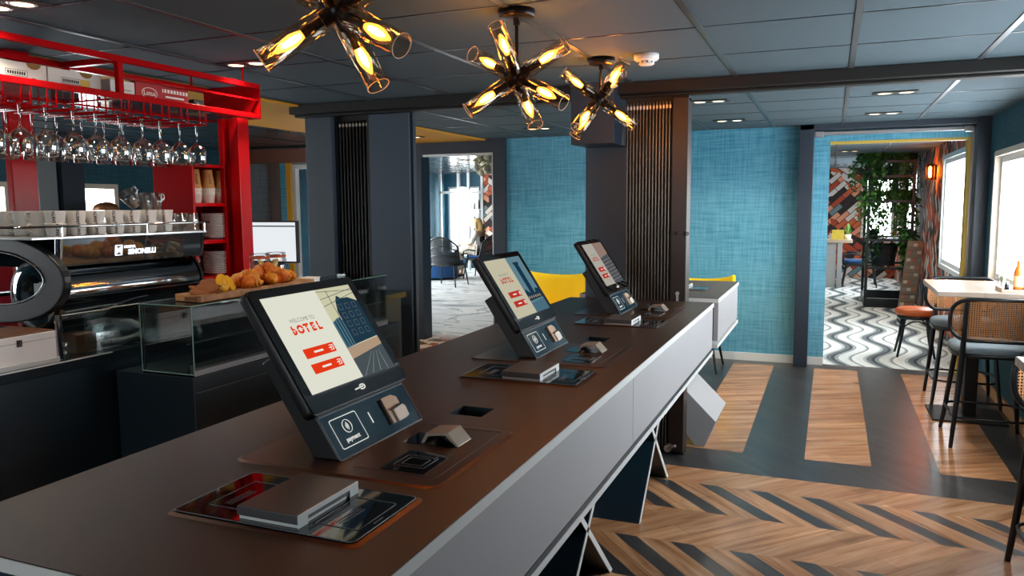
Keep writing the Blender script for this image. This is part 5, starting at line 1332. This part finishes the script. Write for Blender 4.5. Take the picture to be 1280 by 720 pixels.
# ------------------------------------------------------------------ lounge beyond the left doorway
RATTAN = pm('black_rattan', '#14181b', 0.45, var=0.3, vs=60, bump=0.5, bs=120)
BLUEC = pm('blue_cloth', '#1d4f86', 0.8, var=0.08)
RATP = cane_mat('black_rattan_weave', '#1a2024', 0.72)
def make_rattan():
    t = thing('rattan_armchair', 'x', 'armchair', (0, 0, 0), group='black rattan armchairs in the lounge', world=False)
    b = MB(); nu, nv = 18, 8; V = []; U = []
    def sh_(u, v): a = u * 1.2; return (0.31 * math.sin(a), -0.30 * math.cos(a) + 0.03 - 0.08 * v, 0.42 + 0.50 * v * (1 - 0.35 * u * u))
    for j in range(nv + 1):
        for i in range(nu + 1): V.append(sh_(-1 + 2 * i / nu, j / nv)); U.append((i * 0.037, j * 0.06))
    F = [(j * (nu + 1) + i, j * (nu + 1) + i + 1, (j + 1) * (nu + 1) + i + 1, (j + 1) * (nu + 1) + i) for j in range(nv) for i in range(nu)]
    b.add(V, F, 0, True, [[U[k] for k in f] for f in F]); bk_ = build(b, 'woven_back', RATP, t)
    rim = [sh_(-1, 0)] + [sh_(-1, j / 4) for j in range(1, 5)] + [sh_(-1 + 2 * i / nu, 1) for i in range(1, nu)] + [sh_(1, 1 - j / 4) for j in range(0, 5)]
    build(MB().tube(rim, 0.016, 8), 'back_rim', RATTAN, bk_)
    b = MB()
    for v in (0.33, 0.66): b.tube([sh_(-1 + 2 * i / nu, v) for i in range(nu + 1)], 0.014, 8)
    build(b, 'woven_band', RATTAN, bk_)
    pts = rrect(0.56, 0.54, 0.16, 6)
    build(MB().prism([(x, y + 0.02, 0.38) for x, y in pts], (0, 0, 0.045), 0, True), 'seat', RATTAN, t, 0.01)
    build(MB().prism([(x * .9, y * .9 + 0.03, 0.426) for x, y in pts], (0, 0, 0.055), 0, True), 'seat_cushion', BLUEC, t, 0.015)
    for sx in (-1, 1):
        build(MB().tube([(sx * 0.29, 0.0, 0.58), (sx * 0.31, 0.15, 0.60), (sx * 0.29, 0.27, 0.57), (sx * 0.27, 0.28, 0.42)], 0.016, 8), 'arm', RATTAN, t)
        for sy in (-1, 1): build(MB().tube([(sx * 0.24, sy * 0.22, 0.39), (sx * 0.29, sy * 0.28, 0.0)], [0.018, 0.012], 8), 'leg', RATTAN, t)
    return t
r0 = make_rattan(); r0.location = (-6.66, 13.1, 0); r0['label'] = 'black rattan armchair with its back to the doorway in the lounge'
dup(r0, (-6.72, 14.75, 0), 'black rattan armchair the blonde person sits in', PI / 2)
dup(r0, (-8.22, 14.4, 0), 'black rattan armchair left of the blue-clothed table', -PI / 2 - 0.3)
t = thing('lounge_table', 'low lounge table under a blue cloth beside rattan armchairs', 'table', (-7.55, 14.3, 0))
build(MB().cyl((-7.55, 14.3, 0.50), (-7.55, 14.3, 0.53), 0.42, n=32), 'tabletop', BLACKM, t)
build(MB().lathe([(0.43, 0.532), (0.435, 0.52), (0.45, 0.2), (0.46, 0.05)], (-7.55, 14.3, 0), 40).lathe([(0.43, 0.532), (0, 0.533)], (-7.55, 14.3, 0), 40), 'cloth', BLUEC, t)
build(MB().cyl((-7.55, 14.3, 0.0), (-7.55, 14.3, 0.5), 0.04), 'pedestal', BLACKM, t)
t = thing('paper_lantern', 'big white oval lantern hanging in the lounge', 'lamp', (-7.74, 16.0, 1.35))
build(MB().lathe([(0.02, 0.58), (0.12, 0.55), (0.2, 0.42), (0.235, 0.2), (0.235, 0.0), (0.2, -0.24), (0.13, -0.38), (0.04, -0.43)], (-7.74, 16.0, 1.35), 28), 'shade', pm('lantern_paper', '#f6f6f4', 0.8, emit='#f4f8fa', es=0.9), t)
build(MB().cyl((-7.74, 16.0, 1.92), (-7.74, 16.0, 2.25), 0.006), 'cord', BLACKM, t)
t = thing('hanging_flowers', 'bunch of cream flowers hanging from the lounge ceiling by the doorway', 'flowers', (-4.05, 9.1, 2.25))
b = MB(); g = MB()
for k in range(70):
    a = random.uniform(0, 2 * PI); r = 0.2 * random.random() ** 0.5; z = 2.2 - random.random() * 0.33 * (1 - r)
    p = Vector((-4.0 + r * math.cos(a) * 1.1, 9.1 + r * math.sin(a), z)); Rm_ = Matrix.Rotation(random.uniform(-1, 1), 3, 'X') @ Matrix.Rotation(random.uniform(-1, 1), 3, 'Y')
    b.blob(p, (0.04, 0.014, 0.05), 0, 8, 5, 0.1, Rm_)
    if k % 2: g.blob(p + Vector((random.uniform(-.08, .08), 0.02, 0.02)), (0.015, 0.006, 0.06), 0, 6, 4, 0, Rm_)
build(b, 'blossom', pm('cream_petal', '#e6dfc2', 0.8, var=0.15), t); build(g, 'leaves', pm('grey_green_leaf', '#75835a', 0.8), t)
build(MB().cyl((-4.0, 9.1, 2.1), (-4.0, 9.1, 2.25), 0.006), 'hook', BLACKM, t)
# glazed screen with white posts, and patterned strip
t = thing('glazed_screen', 'white framed glass screen with shelves at the lounge end', 'screen', (-8.05, 16.6, 0))
b = MB()
for x in (-8.6, -8.12, -7.86, -7.5): b.box(x - 0.03, x + 0.03, 16.55, 16.61, 0, 2.25)
b.box(-8.6, -7.5, 16.55, 16.61, 1.78, 1.84)
build(b, 'frame', WHITE, t)
build(MB().box(-8.58, -7.52, 16.575, 16.58, 0.02, 1.78), 'glass', PANE, t)
for z in (0.5, 0.8, 1.1, 1.4): build(MB().box(-7.93, -7.5, 16.62, 16.8, z, z + 0.02), 'shelf', WHITE, t)
struct(MB().box(-7.36, -6.3, 16.3, 17.0, 0, 2.25), 'pillar_patterned', GEO)
struct(MB().box(-7.42, -7.36, 16.28, 16.34, 0, 2.25), 'trim_12', WHITE)
k_ = 0
for z, row_ in ((0.52, 'lowest'), (0.82, 'second'), (1.12, 'third'), (1.42, 'top')):
    for j in range(4):
        x = -7.88 + 0.11 * j; h = 0.16 + 0.03 * ((j + k_) % 3)
        o = build(MB().lathe([(0, 0), (0.032, 0), (0.032, h * .65), (0.013, h * .8), (0.013, h), (0, h)], n=10), 'bottle', (DTEAL, LWHITE, BRONZE)[(j + k_) % 3])
        o.location = (x, 16.71, z + 0.0005); tag(o, 'bottle, %s from the left on the %s lounge shelf' % (ORD[j], row_), 'bottle', 'bottles on the lounge shelves')
    k_ += 1

# ------------------------------------------------------------------ restaurant beyond the right doorway
RBLK = pm('rack_black_metal', '#101315', 0.45, var=0.05)
t = thing('plant_rack', 'black metal shelf rack draped with green plants beyond the doorway', 'rack', (0.78, 12.9, 0))
for x in (0.49, 1.06):
    for y in (12.3, 13.5): build(MB().box(x - 0.02, x + 0.02, y - 0.02, y + 0.02, 0, 2.1), 'post', RBLK, t)
for z in (0.0, 0.55, 0.95, 1.5, 1.85, 2.06):
    hh = 0.13 if z == 0.0 else 0.035
    b = MB().box(0.51, 1.04, 12.285, 12.315, z, z + hh).box(0.51, 1.04, 13.485, 13.515, z, z + hh).box(0.475, 0.505, 12.32, 13.48, z, z + hh).box(1.045, 1.075, 12.32, 13.48, z, z + hh)
    build(b, 'rail', RBLK, t)
    if z in (0.95, 1.5, 2.06): build(MB().box(0.505, 1.045, 12.32, 13.48, z + 0.01, z + 0.02), 'shelf', RBLK, t)
LEAF = [pm('leaf_green', '#3f7a35', 0.6, var=0.35, vs=9), pm('leaf_light_green', '#6ea04a', 0.6, var=0.3, vs=9), pm('leaf_dark_green', '#1f5230', 0.6, var=0.3, vs=9)]
POT = pm('dark_pot', '#22282a', 0.6)
def plant(x, y, z, n, drop, spread, li, label, size=0.05):
    t = thing('hanging_plant', label, 'plant', (x, y, z), group='hanging plants on the black rack')
    build(MB().lathe([(0, 0.0), (0.06, 0.0), (0.075, 0.1), (0.065, 0.1), (0, 0.085)], (x, y, z), 14), 'pot', POT, t)
    b = MB(); stems = MB()
    for k in range(n):
        a = random.uniform(0, 2 * PI); r1 = random.uniform(0.06, spread); dr = drop * random.uniform(0.3, 1.0)
        P_ = [Vector((x, y, z + 0.1)), Vector((x + math.cos(a) * r1 * .6, y + math.sin(a) * r1 * .6, z + 0.15)), Vector((x + math.cos(a) * r1, y + math.sin(a) * r1, z)), Vector((x + math.cos(a) * r1 * 1.15, y + math.sin(a) * r1 * 1.15, z - dr))]
        stems.tube(P_, 0.003, 4)
        for j in range(int(26 + dr * 70)):
            u = random.random(); s_ = min(2, int(u * 3)); f_ = u * 3 - s_
            p = P_[s_].lerp(P_[s_ + 1], f_) + Vector((random.uniform(-.03, .03), random.uniform(-.03, .03), random.uniform(-.02, .02)))
            d = Vector((random.uniform(-1, 1), random.uniform(-1, 1), random.uniform(-0.9, 0.1))).normalized(); sd = d.cross(Vector((0, 0, 1)) + d * .1).normalized(); L_ = size * random.uniform(0.6, 1.3)
            b.add([p, p + d * L_ * .5 + sd * L_ * .34, p + d * L_ + Vector((0, 0, -L_ * .15)), p + d * L_ * .5 - sd * L_ * .34], [(0, 1, 2, 3)])
    build(b, 'foliage', LEAF[li], t); build(stems, 'stems', LEAF[2], t)
plant(0.50, 12.4, 2.085, 26, 0.95, 0.24, 0, 'large trailing green plant on the left top corner of the black rack', 0.07)
plant(0.62, 12.6, 2.085, 20, 0.75, 0.24, 2, 'dark trailing plant second from the left on the rack top')
plant(0.74, 12.45, 2.085, 24, 1.05, 0.22, 0, 'long trailing plant in the middle of the rack top')
plant(0.88, 12.5, 2.085, 22, 0.7, 0.2, 1, 'light green trailing plant right of the middle on the rack top')
plant(1.0, 12.6, 2.085, 18, 0.8, 0.16, 2, 'dark trailing plant at the right end of the rack top')
plant(0.53, 12.6, 1.52, 16, 0.6, 0.2, 1, 'light green plant at the left of the second rack shelf')
plant(0.80, 12.5, 1.52, 22, 0.75, 0.2, 1, 'bright green plant in the middle of the second rack shelf')
plant(1.0, 12.5, 1.52, 12, 0.5, 0.15, 0, 'green plant at the right of the second rack shelf', 0.08)
plant(1.02, 12.42, 0.97, 14, 0.4, 0.14, 0, 'broad-leaved green plant low on the right of the rack', 0.1)
plant(0.56, 12.45, 0.97, 12, 0.4, 0.16, 2, 'dark plant low on the left of the rack')
# woven cushion chair
t = thing('woven_basket', 'black woven basket tilted on the lower rack shelf', 'basket', (0.72, 12.75, 0.585))
b = MB(); F = []; V = []; U = []
for j in range(9):
    for i in range(21):
        a = -PI * 0.9 + PI * 1.8 * i / 20; r = 0.15 + 0.05 * j / 8
        V.append((0.72 + r * math.cos(a), 12.6 + r * math.sin(a), 0.59 + 0.30 * j / 8)); U.append((a * 0.2, j * 0.05))
F = [(j * 21 + i, j * 21 + i + 1, (j + 1) * 21 + i + 1, (j + 1) * 21 + i) for j in range(8) for i in range(20)]
b.add(V, F, 0, True, [[U[k] for k in f] for f in F]); build(b, 'woven_wall', RATP, t)
b = MB(); b.tube([(0.72 + 0.2 * math.cos(2 * PI * k / 28), 12.6 + 0.2 * math.sin(2 * PI * k / 28), 0.89) for k in range(28)], 0.012, 6, closed=True); build(b, 'rim', RATTAN, t)
# brochure stand
t = thing('brochure_stand', 'tall leaning brochure stand with card pockets in front of the rack', 'stand', (0.97, 11.8, 0))
b = MB(); a_ = 0.11
def BS(u, v, d): return (0.87 + u + v * 0.11, 11.75 + d + v * 0.12, v)
b.prism([BS(0, 0.0, 0), BS(0.20, 0.0, 0), BS(0.20, 0.98, 0), BS(0, 0.98, 0)], (0, 0.02, 0)); build(b, 'back_board', pm('stand_brown', '#8d7763', 0.6), t)
PAPER = [pm('card_cream', '#d9cdbb', 0.7, var=0.1), pm('card_rose', '#b97a60', 0.7, var=0.1), pm('card_grey', '#8d8a84', 0.7, var=0.1)]
for k in range(9):
    v = 0.06 + 0.1 * k
    b = MB().prism([BS(0.012, v, -0.02), BS(0.188, v, -0.02), BS(0.188, v + 0.045, -0.03), BS(0.012, v + 0.045, -0.03)], (0, 0.006, 0)); pk_ = build(b, 'pocket', MATS['stand_brown'], t)
    for j in range(3):
        b = MB().prism([BS(0.018 + 0.057 * j, v + 0.006, -0.008), BS(0.068 + 0.057 * j, v + 0.006, -0.008), BS(0.068 + 0.057 * j, v + 0.085, -0.008), BS(0.018 + 0.057 * j, v + 0.085, -0.008)], (0, 0.004, 0))
        build(b, 'leaflet', PAPER[(k + j) % 3], pk_)
# wall lamp
t = thing('wall_lamp', 'glowing orange glass tube wall lamp on the patterned right wall', 'lamp', (1.15, 11.15, 1.87))
build(MB().box(1.175, 1.2, 11.1, 11.2, 1.78, 1.96), 'back_plate', BRONZE, t, 0.003)
build(MB().cyl((1.13, 11.15, 1.78), (1.13, 11.15, 1.98), 0.055, n=24, caps=False), 'glass_shade', thin_glass('orange_shade_glass', (1.0, 0.42, 0.12), 0.6), t)
build(MB().lathe([(0, -0.07), (0.014, -0.06), (0.018, 0.0), (0.014, 0.06), (0, 0.07)], (1.13, 11.15, 1.88), 12), 'bulb', FIL, t)
build(MB().box(1.13, 1.18, 11.14, 11.16, 1.865, 1.875), 'bracket', BRONZE, t)
# orange round stool-chair
t = thing('low_stool', 'round orange leather stool with black bentwood legs past the doorway', 'stool', (0.80, 8.5, 0))
build(MB().lathe([(0, 0.40), (0.17, 0.405), (0.19, 0.425), (0.188, 0.455), (0.16, 0.474), (0, 0.48)], (0.80, 8.5, 0), 32), 'seat', pm('orange_leather', '#cc5f25', 0.4, var=0.06), t)
build(MB().lathe([(0, 0.372), (0.165, 0.372), (0.17, 0.385), (0.165, 0.403), (0, 0.403)], (0.80, 8.5, 0), 32), 'seat_ring', STOOLB, t)
for k in range(4):
    a = PI / 4 + PI / 2 * k; c, s_ = math.cos(a), math.sin(a)
    lg = build(MB().tube([(0.80 + 0.15 * c, 8.5 + 0.15 * s_, 0.39), (0.80 + 0.18 * c, 8.5 + 0.18 * s_, 0.2), (0.80 + 0.23 * c, 8.5 + 0.23 * s_, 0.0)], [0.016, 0.014, 0.011], 10), 'leg', STOOLB, t)
    a2 = a + PI / 2
    build(MB().tube([(0.80 + 0.165 * math.cos(a + (a2 - a) * q / 8), 8.5 + 0.165 * math.sin(a + (a2 - a) * q / 8), 0.29 + 0.07 * math.sin(PI * q / 8)) for q in range(9)], 0.007, 8), 'bentwood_brace', STOOLB, lg)
# desk at the far left, plant and book
t = thing('reception_desk', 'pale wooden desk against the patterned far wall of the restaurant', 'desk', (0.08, 15.2, 0))
build(MB().box(-0.5, 0.36, 14.9, 15.6, 0.80, 0.85), 'desktop', pm('desk_top_oak', '#b9a48e', 0.5), t, 0.004)
build(MB().box(-0.45, 0.10, 14.95, 15.55, 0, 0.80), 'side_panel', pm('desk_panel_grey', '#a9aaa8', 0.6), t)
build(MB().box(0.12, 0.2, 14.93, 15.55, 0, 0.80), 'end_leg', MATS['desk_panel_grey'], t)
o = build(MB().box(0.02, 0.22, 15.1, 15.2, 0.8502, 1.02), 'picture_book', pm('book_yellow_blue', '#c9b13f', 0.5, var=0.4, vs=9)); tag(o, 'yellow and blue book standing on the far pale desk', 'book')
t = thing('potted_plant', 'small green plant in white pot on the far pale desk', 'plant', (0.28, 15.2, 0.85))
build(MB().lathe([(0, 0.8502), (0.05, 0.8502), (0.06, 0.94), (0, 0.93)], (0.28, 15.2, 0), 16), 'pot', WHITE, t)
b = MB()
for k in range(30):
    a = random.uniform(0, 2 * PI); r = random.uniform(.03, .1); h = random.uniform(.08, .22); p = Vector((0.28, 15.2, 0.93)); q = p + Vector((r * math.cos(a), r * math.sin(a), h)); sd = Vector((-math.sin(a), math.cos(a), 0)) * 0.016
    b.add([p, (p + q) / 2 + sd, q, (p + q) / 2 - sd], [(0, 1, 2, 3)])
build(b, 'foliage', LEAF[1], t)
r1 = dup(r0, (0.50, 15.4, 0), 'black armchair behind the plant rack beside the pale desk', PI / 2, 'armchairs in the restaurant')

# ------------------------------------------------------------------ people
SKIN = pm('skin', '#b8805c', 0.55, var=0.05, vs=30); SKINL = pm('skin_light', '#d9a98a', 0.55, var=0.05, vs=30)
def skin_obj(name, verts, edges, radii, mat, parent, sub=2, root=0):
    me = bpy.data.meshes.new(name)
    sh = SHIFT.get(parent.name, Vector((0, 0, 0))) if parent else Vector((0, 0, 0))
    me.from_pydata([tuple(Vector(v) - sh) for v in verts], edges, []); me.materials.append(mat)
    o = bpy.data.objects.new(name, me); COL.objects.link(o)
    if parent: o.parent = parent; SHIFT[o.name] = sh
    m_ = o.modifiers.new('skin', 'SKIN'); m_.use_smooth_shade = True
    sv = me.skin_vertices[0].data
    for i, r in enumerate(radii): sv[i].radius = (r, r) if not isinstance(r, tuple) else r
    sv[root].use_root = True
    s_ = o.modifiers.new('sub', 'SUBSURF'); s_.levels = sub; s_.render_levels = sub
    return o
def person(label, J, skin, parts_fn, scale_hand=1.0):
    """J: joint name -> world point. One continuous skinned body with five-fingered hands."""
    t = thing('person', label, 'person', (J['pelvis'][0], J['pelvis'][1], 0.0))
    V = []; E = []; Rr = []; idx = {}
    def add(n, p, r, prev=None):
        idx[n] = len(V); V.append(Vector(p)); Rr.append(r)
        if prev is not None: E.append((idx[prev], idx[n]))
    v = {k: Vector(p) for k, p in J.items()}
    add('pelvis', v['pelvis'], (0.135, 0.10)); add('waist', v['waist'], (0.115, 0.085), 'pelvis'); add('chest', v['chest'], (0.135, 0.095), 'waist')
    add('neck0', v['neck'], 0.055, 'chest'); add('neck1', v['neck'].lerp(v['head'], 0.4), 0.048, 'neck0')
    add('jaw', v['neck'].lerp(v['head'], 0.72) + v['face'] * 0.018, 0.062, 'neck1'); add('skull', v['head'], (0.078, 0.088), 'jaw'); add('crown', v['head'] + (v['head'] - v['neck']).normalized() * 0.075, 0.055, 'skull')
    for s_ in 'LR':
        add('sh' + s_, v['shoulder' + s_], 0.052, 'chest'); add('el' + s_, v['elbow' + s_], 0.037, 'sh' + s_); add('wr' + s_, v['wrist' + s_], 0.025, 'el' + s_)
        d = (v['wrist' + s_] - v['elbow' + s_]).normalized(); sd = d.cross(Vector((0, 0, 1)));
        if sd.length < 0.1: sd = Vector((1, 0, 0))
        sd.normalize(); nrm = sd.cross(d)
        add('palm' + s_, v['wrist' + s_] + d * 0.05, (0.032, 0.016), 'wr' + s_)
        pb = v['wrist' + s_] + d * 0.075
        for k, (o_, L_) in enumerate(((-0.027, 0.06), (-0.009, 0.072), (0.009, 0.068), (0.027, 0.052))):
            add('k%d%s' % (k, s_), pb + sd * o_, 0.0095, 'palm' + s_)
            add('f%d%s' % (k, s_), pb + sd * o_ * 1.1 + d * L_ * .55 - nrm * 0.006, 0.0085, 'k%d%s' % (k, s_)); add('t%d%s' % (k, s_), pb + sd * o_ * 1.12 + d * L_ - nrm * 0.022, 0.007, 'f%d%s' % (k, s_))
        add('th' + s_, v['wrist' + s_] + d * 0.04 - sd * 0.036 - nrm * .01, 0.011, 'palm' + s_); add('tt' + s_, v['wrist' + s_] + d * 0.075 - sd * 0.05 - nrm * 0.018, 0.008, 'th' + s_)
        add('hip' + s_, v['hip' + s_], 0.085, 'pelvis'); add('knee' + s_, v['knee' + s_], 0.055, 'hip' + s_); add('ankle' + s_, v['ankle' + s_], 0.036, 'knee' + s_)
        add('toe' + s_, v['ankle' + s_] + Vector(J['toe']) * 0.15 + Vector((0, 0, -0.03)), 0.032, 'ankle' + s_)
    body = skin_obj('body', V, E, Rr, skin, t)
    f = v['face'].normalized(); upv = (v['head'] - v['neck']).normalized(); sdv = f.cross(upv).normalized()
    c = v['head'] + f * 0.01
    b = MB(); b.blob(c + f * 0.088 - upv * 0.022, (0.013, 0.013, 0.02), 0, 8, 6)
    build(b, 'nose', skin, body)
    b = MB()
    for s_ in (-1, 1): b.blob(c + f * 0.072 + sdv * 0.031 * s_ + upv * 0.004, (0.011, 0.011, 0.008), 0, 10, 6)
    build(b, 'eyes', INK, body)
    build(MB().blob(c + f * 0.076 - upv * 0.056, (0.012, 0.016, 0.006), 0, 10, 6), 'mouth', pm('lips_' + label[:3], '#a8564a', 0.5), body)
    b = MB()
    for s_ in (-1, 1): b.blob(c + sdv * 0.082 * s_ - upv * 0.012 - f * 0.01, (0.012, 0.014, 0.026), 0, 8, 6)
    build(b, 'ears', skin, body)
    parts_fn(t, v, V, idx, Rr)
    return t
def garment(t, name, mat, pts, radii, edges=None, sub=2):
    edges = edges or [(i, i + 1) for i in range(len(pts) - 1)]
    return skin_obj(name, pts, edges, radii, mat, t, sub)
# blonde guest seated in the lounge, facing left towards the table
px, py = -6.80, 14.72
J = dict(pelvis=(px + 0.04, py, 0.56), waist=(px + 0.07, py, 0.70), chest=(px + 0.06, py, 0.87), neck=(px + 0.05, py, 0.99), head=(px + 0.0, py - 0.02, 1.13), face=(-0.95, -0.3, -0.1),
         shoulderL=(px + 0.06, py - 0.17, 0.94), elbowL=(px - 0.03, py - 0.23, 0.72), wristL=(px - 0.24, py - 0.15, 0.70), shoulderR=(px + 0.06, py + 0.17, 0.94), elbowR=(px - 0.02, py + 0.22, 0.72), wristR=(px - 0.24, py + 0.14, 0.70),
         hipL=(px - 0.02, py - 0.09, 0.57), kneeL=(px - 0.43, py - 0.1, 0.55), ankleL=(px - 0.40, py - 0.1, 0.075), hipR=(px - 0.02, py + 0.09, 0.57), kneeR=(px - 0.43, py + 0.1, 0.55), ankleR=(px - 0.40, py + 0.1, 0.075), toe=(-1, 0, 0))
def guest(t, v, V, idx, Rr):
    garment(t, 'white_blouse', pm('white_blouse', '#dcdcd8', 0.8), [v['pelvis'] + Vector((0, 0, .03)), v['waist'], v['chest'], v['neck'] - Vector((0, 0, .03)), v['shoulderL'], v['elbowL'], v['shoulderR'], v['elbowR']], [(0.148, 0.115), (0.13, 0.10), (0.15, 0.112), 0.066, 0.066, 0.05, 0.066, 0.05], [(0, 1), (1, 2), (2, 3), (2, 4), (4, 5), (2, 6), (6, 7)])
    garment(t, 'dark_vest', pm('dark_vest', '#23272b', 0.8), [v['waist'] + Vector((0.0, 0, -.02)), v['waist'].lerp(v['chest'], .6), v['chest'] + Vector((0, 0, .02))], [(0.137, 0.106), (0.15, 0.117), (0.15, 0.117)])
    garment(t, 'pale_trousers', pm('pale_trousers', '#cfc6b6', 0.8), [v['pelvis'], v['hipL'], v['kneeL'], v['ankleL'] + Vector((0, 0, .06)), v['hipR'], v['kneeR'], v['ankleR'] + Vector((0, 0, .06))], [0.13, 0.1, 0.072, 0.056, 0.1, 0.072, 0.056], [(0, 1), (1, 2), (2, 3), (0, 4), (4, 5), (5, 6)])
    h = v['head']; b = MB(); b.blob(h + Vector((0.022, 0.008, 0.028)), (0.098, 0.098, 0.095), 0, 18, 12, 0.03)
    b.tube([h + Vector((0.06, 0, 0.02)), h + Vector((0.085, 0, -0.08)), h + Vector((0.09, 0, -0.17)), h + Vector((0.085, 0, -0.22))], [0.07, 0.075, 0.055, 0.02], 12)
    for s_ in (-1, 1): b.tube([h + Vector((0.02, 0.075 * s_, 0.03)), h + Vector((0.03, 0.088 * s_, -0.06)), h + Vector((0.05, 0.085 * s_, -0.17))], [0.03, 0.032, 0.012], 8)
    build(b, 'blonde_hair', pm('blonde_hair', '#d9b878', 0.6, var=0.2, vs=40), t)
    for s_ in 'LR':
        a = v['ankle' + s_]; build(MB().blob(a + Vector((-0.07, 0, -0.033)), (0.12, 0.042, 0.04), 0, 14, 8), 'shoe', BLACKM, t)
person('blonde person in white blouse and dark vest seated in rattan armchair', J, SKINL, guest)
# barista bending at the back counter, glimpsed through the machine's eye-shaped opening
bx, by = -4.16, 2.80
J = dict(pelvis=(bx + 0.08, by, 0.84), waist=(bx + 0.08, by + 0.03, 1.0), chest=(bx + 0.03, by + 0.03, 1.17), neck=(bx - 0.13, by - 0.06, 1.27), head=(bx - 0.19, by - 0.12, 1.385), face=(-0.8, -0.3, -0.5),
         shoulderL=(bx - 0.1, by - 0.19, 1.19), elbowL=(bx - 0.2, by - 0.24, 0.99), wristL=(bx - 0.40, by - 0.16, 0.955), shoulderR=(bx + 0.0, by + 0.15, 1.235), elbowR=(bx + 0.05, by + 0.18, 1.04), wristR=(bx + 0.08, by + 0.16, 0.86),
         hipL=(bx + 0.08, by - 0.09, 0.82), kneeL=(bx + 0.03, by - 0.1, 0.46), ankleL=(bx + 0.08, by - 0.1, 0.075), hipR=(bx + 0.08, by + 0.09, 0.82), kneeR=(bx + 0.03, by + 0.1, 0.46), ankleR=(bx + 0.08, by + 0.1, 0.075), toe=(-1, 0, 0))
def barista(t, v, V, idx, Rr):
    garment(t, 'red_dress', pm('red_dress', '#a3142a', 0.8), [v['chest'] + Vector((-.04, -.01, 0.04)), v['chest'], v['waist'], v['pelvis'], v['pelvis'] + Vector((-0.01, 0, -0.16)), v['pelvis'] + Vector((-0.02, 0, -0.34))], [(0.13, 0.10), (0.148, 0.108), (0.127, 0.096), (0.15, 0.118), (0.165, 0.14), (0.175, 0.15)])
    h = v['head']; b = MB(); b.blob(h + Vector((0.02, 0.015, 0.03)), (0.098, 0.095, 0.092), 0, 18, 12, 0.03)
    b.tube([h + Vector((0.06, 0.02, 0.02)), h + Vector((0.10, 0.03, -0.07)), h + Vector((0.11, 0.04, -0.16)), h + Vector((0.10, 0.04, -0.24))], [0.07, 0.07, 0.05, 0.02], 12)
    build(b, 'dark_hair', pm('dark_hair', '#1a1412', 0.5, var=0.2, vs=40), t)
    for s_ in 'LR':
        a = v['ankle' + s_]; build(MB().blob(a + Vector((-0.07, 0, -0.033)), (0.12, 0.042, 0.04), 0, 14, 8), 'shoe', BLACKM, t)
person('person in sleeveless red dress glimpsed through the coffee machine opening', J, SKIN, barista)
t = thing('back_counter', 'dark back counter behind the coffee bar', 'counter', (-4.75, 2.2, 0))
build(MB().box(-5.05, -4.42, 0.2, 4.2, 0.86, 0.90), 'worktop', BARTOP, t, 0.003)
build(MB().box(-5.0, -4.46, 0.25, 4.15, 0.0, 0.86), 'cabinet_front', BARFRONT, t)
